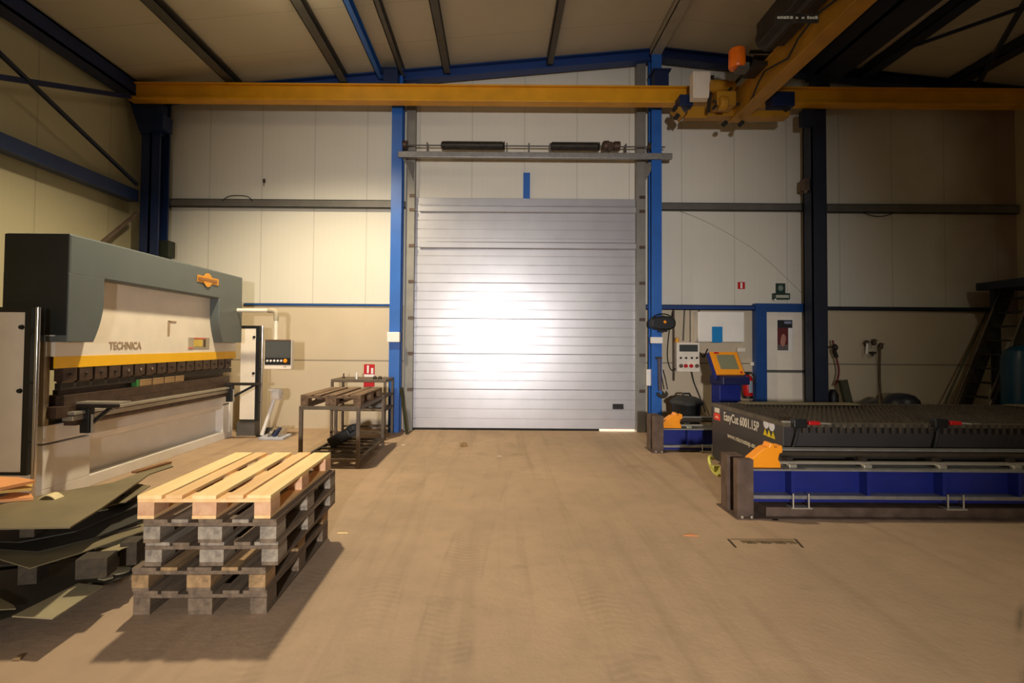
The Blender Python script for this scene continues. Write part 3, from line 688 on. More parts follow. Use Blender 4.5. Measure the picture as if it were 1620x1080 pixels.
# guards: framed white panels with chrome posts, near and far end
def guard(Y, px_l, px_fr0, px_fr1, px_pole, pyt, pyb, lbl, near):
    pr = 70 if near else 400
    g = thing('side_guard', lbl, 'guard', (X_(px_fr0, Y), Y, 0))
    zt, zb = Z_(pyt, Y, pr), Z_(pyb, Y, pr)
    xl, xf0, xf1 = X_(px_l, Y, 600), X_(px_fr0, Y, 600), X_(px_fr1, Y, 600)
    MB().box(xl, xf0, Y, Y+.03, zb+.03, zt-.05).build('panel', M['cream'], g)
    MB().box(xl, xf0, Y-.005, Y+.035, zt-.05, zt).build('top_frame', M['black'], g)
    MB().box(xf0, xf1, Y-.01, Y+.05, zb, zt).build('side_post', M['black'], g)
    MB().box(xl, xf0, Y-.005, Y+.035, zb, zb+.03).build('bottom_frame', M['black'], g)
    xp = X_(px_pole, Y, 600)
    MB().tube([(xp, Y, .03), (xp, Y, zt)], .02 if near else .018, 12).build('chrome_pole', M['chrome'], g, smooth=True)
    MB().box(xp-.06, xp+.06, Y-.06, Y+.06, 0, .03).build('pole_foot', M['black'], g, .004)
    for t in (.14, .45, .8):
        z = zt-(zt-zb)*t; k = MB().box(xf1, xp, Y-.01, Y+.01, z-.012, z+.012).build('pole_clip', M['black'], g)
    for t in (.12, .5):
        z = zt-(zt-zb)*t; MB().lathe((xf0-.035, Y-.02, z), [(.02, 0), (.025, .02)], 12, 'y').build('panel_knob', M['black'], g)
    return g
g1 = guard(4.86, -130, 38, 48, 57.5, 486, 752, 'white guard panel with black post and chrome pole at the near end of the press', True)
g2 = guard(8.78, 380, 404, 410, 414, 515, 666, 'white guard panel with chrome pole at the far end of the press', False)
MB().box(X_(378, 8.8), X_(406, 8.8), 8.8, 9.05, 0, Z_(668, 8.8, 400)).build('cabinet_plinth', M['girt'], g2)

# foot pedal stand
fp = at(432, 690, 8.75)
ft = thing('foot_pedal_stand', 'pale foot pedal unit with slanted handle bar by the press', 'foot pedal', (fp.x, 8.7, 0))
MB().prism([at(412, 686, 8.9)*1, at(447, 684, 8.9), at(446, 678, 8.95), at(420, 676, 8.95)], (0, .03, 0)).build('back_plate', M['girt'], ft)
x0 = atz(409, 694, .02).x; x1 = atz(449, 694, .02).x
MB().box(x0, x1, 8.42, 8.78, .0, .05).build('base_plate', mat('pale_blue_grey_paint', (186, 188, 196), .5), ft, .01)
for k in range(3):
    xx = x0+.13+k*.085
    MB().prism([(xx, 8.45, .06), (xx, 8.72, .06), (xx, 8.72, .17), (xx, 8.60, .14)], (.055, 0, 0)).build('pedal', M['chrome'] if k != 1 else M['navy'], ft, .004)
a = at(414, 692, 8.6); a.z = .05; b_ = at(437, 622, 8.75)
MB().tube([a, b_], .032, 12).build('handle_bar', M['white'], ft, smooth=True)
MB().lathe((b_.x-.05, b_.y, b_.z-.02), [(.09, 0), (.105, .02), (.105, .13), (.06, .15)], 16, 'x').box(b_.x-.11, b_.x+.08, b_.y-.06, b_.y+.06, b_.z+.05, b_.z+.08).build('head', M['white'], ft, .006)
# dark box on column
plate('loudspeaker_box', 247, 266, 380, 406, 9.25, .2, mat('very_dark_green_box', (36, 40, 28), .6), 'small dark box beside the corner column above the press', 'box')
# wooden spacers between the tools of the press
for i, (pa, pb2, m_) in enumerate(((214, 218, mat('green_spacer', (60, 130, 60), .6)), (219, 238, M['wood_b']), (240, 257, M['wood_b']), (259, 274, M['wood_b']), (276, 289, M['wood_b']))):
    ya, yb = atx(pa, 605, -4.56).y, atx(pb2, 605, -4.56).y
    tag(MB().box(-4.61, -4.54, ya, yb, zT+.091, zT+.175).build('spacer_block', m_, bev=.004), ('thin green end piece of the block row on the press bed', 'wooden block beside the green piece on the press bed', 'second wooden block from the green piece on the press bed', 'third wooden block from the green piece on the press bed', 'wooden block farthest from the green piece on the press bed')[i], 'block', 'blocks lying on the press bed')

# ================================================================== PALLETS
def make_pallet(name, label, loc, rz, deck, deck2, cross, blk, group=None, level_seed=0):
    t = thing(name, label, 'pallet', loc, rz, group); rnd = random.Random(level_seed)
    xs = [(-.4, .145), (-.2325, .1), (-.0725, .145), (.1325, .1), (.255, .145)]
    def B(nm, x0, x1, y0, y1, z0, z1, m):
        j = lambda: rnd.uniform(-.004, .004)
        MB().add([], []).box(x0, x1, y0+j(), y1+j(), z0, z1).build(nm, m, t, .003, local=True)
    for i, (x, w) in enumerate(xs): B('top_board', x, x+w, -.6, .6, .122, .144, deck if i % 2 == 0 else deck2)
    for y in (-.6, -.0725, .455): B('cross_board', -.4, .4, y, y+.145, .1, .122, cross)
    for x, w in ((-.4, .1), (-.0725, .145), (.3, .1)):
        for y in (-.6, -.0725, .455): B('block', x, x+w, y, y+.145, .022, .1, blk)
        B('bottom_board', x, x+w, -.6, .6, 0, .022, cross)
    return t
th = .028
nl = atz(217.3, 783.4, .72)
def pall(dx, dy, th): 
    R = Matrix.Rotation(th, 3, 'Z'); c = nl + R @ Vector((.4, .6, 0)); return (c.x+dx, c.y+dy, 0)
specs = [(-.012, .0, .03, M['wood_m'], M['wood_m'], M['wood_m'], M['wood_m'], 'lowest grey pallet of the stack, standing on the floor'),
         (-.018, -.005, .024, M['wood_m'], M['wood_b'], M['wood_m'], M['wood_b'], 'weathered brown pallet, second from the bottom of the stack'),
         (.045, .01, .034, M['wood_g'], M['wood_m'], M['wood_m'], M['wood_g'], 'grey weathered pallet in the middle of the stack of five'),
         (.04, -.0, .026, M['wood_m'], M['wood_g'], M['wood_m'], M['wood_g'], 'grey weathered pallet directly under the fresh pine one'),
         (0, 0, .028, M['wood_n'], M['wood_n2'], M['wood_n2'], M['wood_blk'], 'fresh yellow pine pallet on top of the stack')]
for i, (dx, dy, t_, a, b2, c2, d2_, l) in enumerate(specs):
    p = pall(dx, dy, t_); make_pallet('wooden_pallet', l, (p[0], p[1], i*.144), t_, a, b2, c2, d2_, 'pallets stacked in the foreground', i)

# ================================================================== WORK TABLE, RACK
tX0, tX1, tY0, tY1, tZ = -2.61, -1.81, 6.56, 8.02, .815
wt = thing('work_table', 'brown tube steel work table carrying an old pallet', 'table', ((tX0+tX1)/2, (tY0+tY1)/2, 0))
w = .045
for x in (tX0+w/2, tX1-w/2):
    for y in (tY0+w/2, tY1-w/2): MB().box(x-w/2, x+w/2, y-w/2, y+w/2, 0, tZ-w).build('leg', M['rack'], wt, .003)
MB().box(tX0, tX1, tY0, tY0+w, tZ-w, tZ).box(tX0, tX1, tY1-w, tY1, tZ-w, tZ).box(tX0, tX0+w, tY0+w, tY1-w, tZ-w, tZ).box(tX1-w, tX1, tY0+w, tY1-w, tZ-w, tZ).build('top_frame', M['rack'], wt, .003)
MB().box(tX0+w, tX1-w, tY0, tY0+w, .09, .13).box(tX0+w, tX1-w, tY1-w, tY1, .09, .13).box(tX0, tX0+w, tY0+w, tY1-w, .09, .13).box(tX1-w, tX1, tY0+w, tY1-w, .09, .13).build('lower_frame', M['rack'], wt, .003)
for k in range(5):
    y = tY0+.18+k*.26; MB().box(tX0+w, tX1-w, y, y+.09, .1, .125).build('shelf_slat', M['rack'], wt)
make_pallet('wooden_pallet', 'old brown pallet lying on the tube steel work table', ((tX0+tX1)/2, tY0+.05+.6, tZ), 0, M['wood_o'], M['wood_o'], M['wood_o'], M['wood_o'], None, 9)
tag(MB().obox((-2.28, 7.45, .27), (.34, .5, .16), Matrix.Rotation(-.5, 3, 'Y')).obox((-2.13, 7.3, .40), (.12, .12, .10), Matrix.Rotation(-.5, 3, 'Y')).build('tool_case', M['black'], bev=.02), 'black tool case lying askew on the lower shelf of the work table', 'case')
rX0, rX1, rY0, rY1 = -2.84, -1.90, 8.48, 9.12
rk = thing('steel_rack', 'low brown steel rack with three levels in front of left blue column', 'rack', ((rX0+rX1)/2, (rY0+rY1)/2, 0))
for x in (rX0+.02, rX1-.02):
    for y in (rY0+.02, rY1-.02): MB().box(x-.02, x+.02, y-.02, y+.02, 0, .98).build('leg', M['rack'], rk)
for z, h in ((1.0, .05), (.72, .03), (.50, .04)):
    MB().box(rX0, rX1, rY0, rY1, z-h+.03, z+.03).build('shelf', M['rack'], rk, .006)
MB().box(rX0, rX1, rY0, rY0+.03, .12, .15).box(rX0, rX1, rY1-.03, rY1, .12, .15).build('lower_rail', M['rack'], rk)
tag(MB().lathe((-2.72, 8.8, 1.03), [(.03, 0), (.03, .02), (.012, .03), (.012, .08)], 10).build('steel_part', M['dark']), 'small dark steel part on the left of the rack top', 'part')
for x, l in ((-2.12, 'dark ring lying on the rack top, left of the pair'), (-2.03, 'dark ring lying on the rack top, right of the pair')):
    tag(MB().lathe((x, 8.6, 1.03), [(.035, 0), (.035, .03), (.02, .05)], 12).build('steel_ring', M['dark2']), l, 'ring', 'rings on the rack top')
tag(MB().lathe((-2.42, 8.55, 1.03), [(.018, 0), (.018, .09), (.01, .11)], 10).build('small_bottle', M['signwhite']), 'tiny white bottle on the rack top before the red sign', 'bottle')
tag(MB().obox((-2.4, 8.72, .795), (.55, .3, .09), Matrix.Rotation(.0, 3, 'Z')).build('steel_bundle', M['dark2'], bev=.004), 'dark bundle of steel on the middle rack shelf', 'steel')
tag(MB().obox((-2.1, 8.7, .60), (.3, .25, .13), Matrix.Rotation(.3, 3, 'Z')).build('grey_casting', M['girt'], bev=.01), 'grey steel casting on the lower rack shelf', 'casting')
a = at(634, 613, 9.18); b_ = at(644, 680, 9.05); b_.z = 0.012
tag(MB().bar(a, b_, .03, .05).build('leaning_bar', mat('olive_steel_bar', (66, 66, 46), .5, .3)), 'dark olive bar leaning on the jamb left of the big door', 'bar')
# fire sign on back wall (two parts seen above and below the rack top)
s = plate('fire_sign', 575.5, 592.5, 576, 611.5, YB-.012, .01, M['red'], 'red and white fire equipment sign on the wall behind the rack', 'sign')
plate('sign_symbol', 580.5, 583.5, 578, 590, YB-.016, .004, M['signwhite'], parent=s); plate('sign_symbol', 587, 590.5, 582, 591, YB-.016, .004, M['signwhite'], parent=s)
plate('sign_foot', 576, 592, 592, 598, YB-.016, .004, M['signwhite'], parent=s)

# ================================================================== RIGHT OF DOOR
Yw = YB-.01
# radio
p = at(1049, 511, 9.05)
rd = thing('portable_radio', 'black rounded portable radio with orange dot hanging on the right blue column', 'radio', (p.x, p.y, p.z-.15))
MB().prism([(p.x+.225*math.copysign(abs(math.cos(t))**.75, math.cos(t)), p.y-.05, p.z+.13*math.copysign(abs(math.sin(t))**.8, math.sin(t))) for t in [2*PI*k/28 for k in range(28)]], (0, .17, 0)).build('body', M['black'], rd, .03)
MB().tube([(p.x+.21*math.cos(t), p.y+.03, p.z+.02+.15*math.sin(t)) for t in [PI*k/14 for k in range(15)]], .012, 8).build('handle', M['black'], rd)
MB().lathe((p.x+.02, p.y-.065, p.z+.02), [(.02, 0), (.028, .015)], 12, 'y').build('orange_dot', M['orange'], rd)
MB().box(p.x-.06, p.x+.08, p.y, p.y+.1, p.z-.16, p.z-.12).build('foot_bracket', M['black'], rd)
MB().box(p.x-.15, p.x-.05, p.y+.12, 9.24, p.z-.05, p.z+.02).build('mounting_arm', M['black'], rd)
# control box
cb = plate('control_box', 1070.5, 1107, 541.5, 588, YB-.17, .16, M['cream'], 'cream control box with dark display and red knobs on the wall', 'control box', bev=.01)
yq = YB-.175
plate('display', 1075, 1104, 545, 556, yq, .006, M['screen'], parent=cb)
for px in (1077, 1085.5, 1094.5, 1102.5):
    p = at(px, 566, yq); MB().lathe((p.x, yq-.02, p.z), [(.018, 0), (.022, .022)], 12, 'y').build('switch_knob', M['black'], cb)
for px, m_ in ((1077, M['rust']), (1084.5, M['red']), (1093, M['red']), (1102, M['rust'])):
    p = at(px, 578.5, yq); MB().lathe((p.x, yq-.05, p.z), [(.03, 0), (.038, .03), (.03, .05)], 14, 'y').build('rotary_knob', m_, cb)
p = at(1071, 537, YB-.1); 
tag(MB().lathe((p.x, p.y, p.z-.04), [(.035, 0), (.04, .02), (.038, .07), (.0, .085)], 14).box(p.x-.045, p.x+.045, p.y-.045, YB-.002, p.z-.055, p.z-.04).build('signal_lamp', mat('amber_lamp', (240, 170, 60), .35), smooth=True), 'tiny amber lamp above the cream control box', 'lamp')
# white cabinet with cyan card
cab = plate('wall_cabinet', 1104.5, 1178, 493, 541, YB-.22, .21, M['white'], 'wide white wall cabinet above the blue console', 'cabinet', bev=.012)
plate('cabinet_door', 1106, 1176.5, 494.5, 539.5, YB-.228, .008, M['white'], parent=cab, bev=.003)
plate('cyan_card', 1126.5, 1143, 516.5, 541.5, YB-.235, .004, M['cyan'], 'bright cyan card stuck on the white wall cabinet', 'card')
# conduits and cables
def cable(name, pts, r, m, lbl, cat='cable'):
    P2 = []
    pts = [Vector(p) for p in pts]
    for i in range(len(pts)-1):
        p0 = pts[max(i-1, 0)]; p1 = pts[i]; p2 = pts[i+1]; p3 = pts[min(i+2, len(pts)-1)]
        for k in range(6):
            t = k/6; P2.append(.5*((2*p1)+(p2-p0)*t+(2*p0-5*p1+4*p2-p3)*t*t+(3*p1-p0-3*p2+p3)*t**3))
    P2.append(pts[-1])
    return tag(MB().tube(P2, r, 8).build(name, m, smooth=True), lbl, cat)
yc = YB-.03
tag(MB().box(at(1065.5, 500, yc).x-.015, at(1065.5, 500, yc).x+.015, yc-.02, YB-.001, at(1066, 602, yc).z, at(1066, 489, yc).z).build('conduit', M['dark']), 'dark vertical conduit left of the cream control box', 'conduit')
tag(MB().tube([at(1083, 489, yc), at(1081, 539, YB-.06)], .013).build('conduit', M['girt']), 'grey conduit running up from the cream control box', 'conduit')
tag(MB().tube([at(1092, 489, yc), at(1092, 541, YB-.03)], .01).build('conduit', M['girt']), 'thin grey conduit just left of the white cabinet', 'conduit')
cable('cable', [at(1107, 489, yc), at(1102, 505, yc), at(1102, 530, yc), at(1105, 542, yc)], .009, M['rubber'], 'thin cable curving beside the left edge of the white cabinet')
cable('cable', [at(1094, 587, YB-.1), at(1098, 605, yc), at(1106, 625, yc), at(1116, 652, YB-.05)], .012, M['rubber'], 'black cable hanging below the cream control box')
cable('cable', [at(1064, 492, yc), at(1058, 530, yc), at(1056, 565, yc), at(1062, 585, yc), at(1070, 582, YB-.12)], .010, M['rubber'], 'cable looping left of the cream control box')
cable('cable', [at(1107, 557, YB-.1), at(1113, 565, yc), at(1116, 560, yc), at(1120, 552, YB-.1)], .01, M['rubber'], 'short cable between control box and blue console')
p = at(1172, 553, yc)
tag(MB().box(p.x-.09, p.x+.07, YB-.09, YB-.002, p.z-.045, p.z+.045).build('junction_box', M['cream'], bev=.02), 'small pale junction box right of the blue console', 'box')
p = at(1190, 575, yc); tag(MB().box(p.x-.035, p.x+.035, YB-.06, YB-.002, p.z-.04, p.z+.03).build('wall_socket', M['cream'], bev=.01), 'small pale wall socket above the fire extinguisher', 'socket')
# chain and hook weight
p = at(1048, 622, 9.1)
hk = thing('sling_hook', 'dark hook and sling hanging on the right blue column', 'hook', (p.x, p.y, p.z))
MB().tube([at(1043, 567, 9.2), at(1044, 600, 9.12), at(1045, 618, 9.1)], .03, 6).build('sling_strap', mat('purple_grey_webbing', (84, 74, 86), .8), hk)
MB().tube([at(1049, 585, 9.2), at(1053, 600, 9.12), at(1056, 616, 9.1)], .012, 6).build('sling_chain', M['dark2'], hk)
MB().prism([(p.x+.1*math.cos(t), p.y-.03, p.z+.09*math.sin(t)) for t in [PI+PI*k/12 for k in range(13)]]+[(p.x+.07, p.y-.03, p.z+.05), (p.x+.04, p.y-.03, p.z-.02), (p.x-.04, p.y-.03, p.z-.02), (p.x-.07, p.y-.03, p.z+.02)], (0, .06, 0)).build('hook', M['dark2'], hk, .01)
MB().box(p.x-.09, p.x+.02, 9.18, 9.24, at(1043, 566, 9.2).z-.02, at(1043, 566, 9.2).z+.02).build('hanger_peg', M['dark2'], hk)
# console
co = at(1149, 620, 8.55)
cn = thing('operator_console', 'blue operator console with tilted orange framed screen', 'console', (co.x, 8.55, 0), .12)
def LB(nm, x0, x1, y0, y1, z0, z1, m, par, bev=.006): return MB().box(x0, x1, y0, y1, z0, z1).build(nm, m, par, bev, local=True)
zz1 = 1.17
LB('pedestal', -.19, .19, -.12, .14, 0, zz1, M['mblue'], cn)
LB('keyboard_shelf', -.24, .24, -.30, .12, 1.0, 1.14, mat('dark_blue_shelf', (26, 30, 74), .45), cn, .015)
Rt = Matrix.Rotation(-.55, 3, 'X'); hc = Vector((-.02, -.04, 1.34)); Rh = Rt
def HB(nm, c, size, m, par, bev=.004):
    return MB().obox(hc+Rh @ Vector(c), size, Rh).build(nm, m, par, bev, local=True)
hd = HB('screen_housing', (0, .03, 0), (.50, .06, .44), M['mblue'], cn, .01)
HB('orange_frame', (0, -.01, 0), (.50, .04, .44), M['orange2'], hd)
HB('screen', (.01, -.032, .02), (.33, .006, .28), M['screen2'], hd, .002)
HB('side_cheek', (-.262, .03, -.03), (.02, .08, .50), M['mblue'], hd)
HB('side_cheek', (.262, .03, -.02), (.02, .08, .46), M['mblue'], hd)
HB('red_badge', (-.14, -.034, .195), (.08, .008, .03), M['red'], hd, 0)
HB('red_button', (.19, -.035, -.185), (.035, .02, .03), M['red'], hd, 0)
# extinguisher
p = at(1184.5, 612, 9.42)
fe = thing('fire_extinguisher', 'red fire extinguisher with pale label left of the small white door', 'fire extinguisher', (p.x, 9.47, at(1184, 629, 9.42).z))
z0 = at(1184, 629, 9.42).z
MB().lathe((p.x, 9.46, z0), [(.08, 0), (.09, .02), (.09, .34), (.07, .40), (.03, .43)], 20).build('cylinder', M['red'], fe, smooth=True)
MB().lathe((p.x, 9.46, z0-.015), [(.085, 0), (.092, .01), (.092, .05)], 20).build('foot_ring', M['black'], fe)
MB().prism([(p.x+.0915*math.sin(t), 9.46-.0915*math.cos(t), z0+.1) for t in [-.2+.9*k/8 for k in range(9)]]+[(p.x+.086*math.sin(t), 9.46-.086*math.cos(t), z0+.1) for t in [-.2+.9*k/8 for k in range(8, -1, -1)]], (0, 0, .22)).build('label_wrap', mat('pale_blue_label', (150, 164, 178), .5), fe)
MB().box(p.x-.02, p.x+.02, 9.44, 9.48, z0+.42, z0+.47).box(p.x-.05, p.x+.07, 9.44, 9.47, z0+.47, z0+.49).build('valve', M['black'], fe)
MB().tube([(p.x+.02, 9.45, z0+.45), (p.x+.08, 9.44, z0+.46), (p.x+.12, 9.42, z0+.40), (p.x+.11, 9.42, z0+.25)], .012, 8).build('hose', M['rubber'], fe)
MB().tube([(p.x-.02, 9.42, z0+.46), (p.x-.09, 9.42, z0+.43), (p.x-.15, 9.42, z0+.25), (p.x-.13, 9.42, z0+.1), (p.x-.09, 9.42, z0-.0)], .015, 8).build('hose', M['rubber'], fe)
MB().box(p.x-.04, p.x+.04, 9.55, YB-.001, z0+.2, z0+.3).build('wall_bracket', M['dark'], fe)
# poster and signs
po = plate('poster', 1229.5, 1254, 505, 555.5, YB-.044, .003, M['signwhite'], 'narrow red and black poster on the small white door', 'poster')
yp = YB-.047
mo = mat('poster_maroon', (92, 26, 30), .6, 0, .3, 12); mdk = mat('poster_black', (34, 28, 34), .6)
plate('poster_dark_head', 1230, 1253.5, 506, 518.5, yp, .003, mdk, parent=po)
plate('poster_title', 1241, 1252, 508, 512, yp-.003, .003, mat('poster_blue_grey', (130, 140, 160), .6), parent=po)
plate('poster_field', 1230, 1247, 518.5, 545, yp, .003, mo, parent=po)
b = MB(); c = at(1239, 538, yp-.003)
b.prism([(c.x+.05*math.cos(t)*(1+.2*math.sin(2*t)), yp-.003, c.z+.12*math.sin(t)) for t in [2*PI*k/20 for k in range(20)]], (0, .003, 0)).build('poster_picture', mat('poster_flesh', (176, 120, 104), .6), po)
plate('poster_foot', 1230, 1247, 545, 554, yp, .003, mat('poster_grey', (96, 86, 82), .6, 0, .3, 20), parent=po)
s = plate('fire_sign', 1167.5, 1178.5, 446, 457, YB-.012, .01, M['red'], 'small square red sign with white middle, high above the white cabinet', 'sign')
plate('sign_symbol', 1171.5, 1174.5, 447, 456, YB-.015, .003, M['signwhite'], parent=s)
s = plate('exit_sign', 1227.5, 1242.5, 448, 464, YB-.012, .01, M['signgreen'], 'small dark green sign above the small white door', 'sign')
c = at(1235, 455.5, YB-.016)
MB().prism([(c.x+.05*math.cos(t), YB-.016, c.z+.055*math.sin(t)) for t in [2*PI*k/16 for k in range(16)]], (0, .004, 0)).build('sign_symbol', mat('pale_green_symbol', (120, 136, 124), .6), s)
s = plate('emergency_light', 1224.5, 1250, 463.5, 473.5, YB-.08, .078, M['signgreen'], 'dark emergency light box with pale window below the green sign', 'light', bev=.006)
plate('light_window', 1227.5, 1248, 466.5, 471, YB-.084, .004, mat('pale_window', (176, 176, 160), .4), parent=s)
p = at(1225, 474, YB-.05); MB().lathe((p.x, YB-.09, p.z), [(.018, 0), (.018, .03)], 10, 'y').build('test_button', M['signwhite'], s)
p = at(1272, 293, 9.3); tag(MB().box(p.x-.05, p.x+.05, 9.2, 9.36, p.z-.12, p.z+.10).lathe((p.x, 9.25, p.z-.17), [(.03, 0), (.045, .05), (.045, .06)], 12).build('column_lamp', M['rust'], bev=.01), 'small brown fitting on the left side of the black column', 'fitting')
p = at(417.5, 287, YB-.03); tag(MB().box(p.x-.018, p.x+.018, YB-.04, YB-.001, p.z-.02, p.z+.05).tube([(p.x, YB-.03, p.z-.02), (p.x, YB-.03, p.z-.09)], .006).build('wall_hook', M['dark']), 'tiny dark hook high on the wall left of the door', 'hook')
cable('cable', [at(352, 318, 9.5), at(360, 311, 9.5), at(375, 309, 9.5), at(392, 311, 9.5), at(400, 319, 9.5)], .008, M['rubber'], 'thin cable loop on the upper left wall rail')
cable('cable', [at(1366, 336, 9.5), at(1380, 341, 9.5), at(1395, 342, 9.5), at(1412, 338, 9.5)], .008, M['rubber'], 'thin cable sagging below the upper right wall rail')
cable('cable', [at(1062, 329, 9.55), at(1120, 352, YB-.012), at(1200, 400, YB-.012), at(1275, 470, YB-.012)], .003, M['alu'], 'hair thin wire slanting across the wall towards the black column')
# bin
bp_ = atz(1086, 672, 0); bx = X_(1086, 8.7, 640)
bn = thing('waste_bin', 'black round plastic bin with domed lid below the cream control box', 'bin', (bx, 8.7, 0))
MB().lathe((bx, 8.7, 0), [(.17, 0), (.2, .03), (.24, .60), (.25, .62), (.25, .64)], 28).build('bin_body', M['black'], bn, smooth=True)
MB().lathe((bx, 8.7, .635), [(.275, 0), (.28, .03), (.25, .07), (.16, .12), (.06, .14), (.0, .142)], 28).build('lid', mat('dark_grey_lid', (48, 48, 46), .5), bn, smooth=True)
MB().tube([(bx-.08, 8.7, .76), (bx-.05, 8.7, .81), (bx+.05, 8.7, .81), (bx+.08, 8.7, .76)], .018, 8).build('lid_handle', M['black'], bn, smooth=True)

# ================================================================== CUTTING TABLE
MX, MY0, MY1, MZ0, MZ1, MXE = 3.04, 5.3, 7.04, .07, .86, 8.6
ct = thing('cutting_table', 'long dark grey plasma cutting table with white lettering on its end', 'machine', (6, 6.1, 0))
b = MB().box(MX, MXE, MY0, MY0+.03, MZ0, MZ1-.06).box(MX, MXE, MY1-.03, MY1, MZ0, MZ1-.06).box(MX, MXE, MY0+.03, MY1-.03, MZ0, MZ0+.04)
b.build('tank', M['body'], ct)
MB().box(MX-.012, MX+.02, MY0-.005, MY1+.005, MZ0, MZ1-.02).build('end_panel', M['body'], ct, .004)
for x0, x1, y0, y1 in ((MX-.02, MXE, MY0-.03, MY0+.05), (MX-.02, MXE, MY1-.05, MY1+.03), (MX-.02, MX+.05, MY0+.05, MY1-.05)):
    MB().box(x0, x1, y0, y1, MZ1-.06, MZ1-.015).build('rim', mat('worn_rim_steel', (98, 88, 72), .5, .4, .3, 6), ct, .004)
b = MB(); n = 92
for i in range(n):
    x = MX+.08+(MXE-MX-.14)*i/n; k = 18; pts = []
    for j in range(k):
        y = MY0+.06+(MY1-MY0-.12)*j/k; dyy = (MY1-MY0-.12)/k
        pts += [(x, y, MZ1-.05), (x, y+dyy/2, MZ1+.0)]
    pts += [(x, MY1-.06, MZ1-.05), (x, MY1-.06, MZ1-.16), (x, MY0+.06, MZ1-.16)]
    b.prism(pts, (.006, 0, 0))
b.build('slat_grid', M['slat'], ct)
# teeth along front rim
b = MB()
for i in range(70):
    x = MX+.1+i*.078; b.box(x, x+.03, MY0-.035, MY0-.005, MZ1-.12, MZ1-.02)
b.build('slat_ends', M['slat'], ct)
for px in (1283, 1505, ):
    x = X_(px, MY0-.05, 668); z = Z_(668.5, MY0-.05, px)
    h = MB().box(x-.05, x+.07, MY0-.10, MY0-.02, z-.018, z+.018).build('valve_handle', M['red'], ct, .008)
    MB().tube([(x+.07, MY0-.06, z), (x+.2, MY0-.06, z-.01)], .009, 8).build('valve_stem', M['alu'], h)
    MB().box(x-.2, x-.06, MY0-.09, MY0-.005, z-.05, z+.04).build('valve_body', M['black'], h, .01)
    xx = x-.13; MB().tube([(xx, MY0-.05, z-.04), (xx-.03, MY0-.06, z-.15), (xx-.08, MY0-.06, z-.33)], .016, 8).build('valve_hose', M['rubber'], h, smooth=True)
for px in (1340.5, 1545.5):
    x = X_(px, MY0, 673); z = Z_(673, MY0, px); MB().box(x-.04, x+.04, MY0-.008, MY0-.001, z-.024, z+.024).build('type_label', mat('beige_label', (150, 138, 112), .6), ct)
x0 = X_(1238, MY0, 655); x1 = X_(1278, MY0, 655); MB().box(x0, x1, MY0-.025, MY0+.02, MZ1-.015, MZ1-.0).build('rim_scrap', M['alu'], ct)
XS = MX-.015
def side_text(nm, s, pa, pb2, py, h, m):
    o0, o1 = atx(pa, py[0], XS), atx(pb2, py[1], XS)
    z = (o0.z+o1.z)/2
    return text(nm, s, h, (XS, o0.y, z), (0, -1, 0), (0, 0, 1), m, ct, width=o0.y-o1.y)
side_text('name_lettering', 'EasyCut 6001.15P', 1145.5, 1201, (666, 680), .155, M['letter'])
side_text('web_lettering', 'www.microstep.eu', 1151, 1195, (692, 708), .085, M['letter'])
o0, o1 = atx(1129.5, 655, XS), atx(1139, 655, XS)
za, zb, zc_ = atx(1134, 664, XS).z, atx(1134, 653.5, XS).z, atx(1134, 645, XS).z
lg = MB().box(XS, XS+.004, o1.y, o0.y, za, zb).build('red_logo_square', mat('logo_red', (224, 60, 40), .5), ct)
MB().prism([(XS-.003, o1.y+.03, za+.03), (XS-.003, o0.y-.03, za+.03), (XS-.003, (o0.y+o1.y)/2, zb-.03)], (.003, 0, 0)).build('logo_mark', mat('logo_peach', (255, 190, 160), .5), lg)
MB().box(XS, XS+.004, o1.y+.02, o0.y-.02, zb+.01, zc_).build('grey_logo_mark', M['letter'], ct)
for i, (px, py) in enumerate(((1212, 670), (1221, 674))):
    c = atx(px, py, XS); MB().prism([(XS-.002, c.y+.055*math.cos(t), c.z+.055*math.sin(t)) for t in [2*PI*k/18 for k in range(18)]], (.003, 0, 0)).build('round_pictogram', mat('pictogram_white', (206, 204, 210), .5), ct)
for i, (px, py) in enumerate(((1210.5, 684), (1216.5, 686.5), (1223, 689))):
    c = atx(px, py, XS); MB().prism([(XS-.002, c.y-.04, c.z-.03), (XS-.002, c.y+.04, c.z-.03), (XS-.002, c.y, c.z+.045)], (.003, 0, 0)).build('warning_triangle', mat('warning_yellow', (214, 186, 20), .5), ct)
# legs of the table
for x in (3.2, 5.0, 6.8, 8.4):
    for y in (MY0+.1, MY1-.1): MB().box(x-.06, x+.06, y-.05, y+.05, 0, MZ0).build('foot', M['dark2'], ct)
# steel strips resting on the slats
for i, (x0, x1, y0, y1, l) in enumerate(((3.35, 4.9, 6.75, 6.95, 'pale steel strip lying at the far left of the cutting table'), (7.0, 8.5, 6.4, 6.9, 'dull steel sheet on the far right of the cutting table'))):
    tag(MB().box(x0, x1, y0, y1, MZ1+.002, MZ1+.014).build('steel_strip', M['raw']), l, 'sheet')

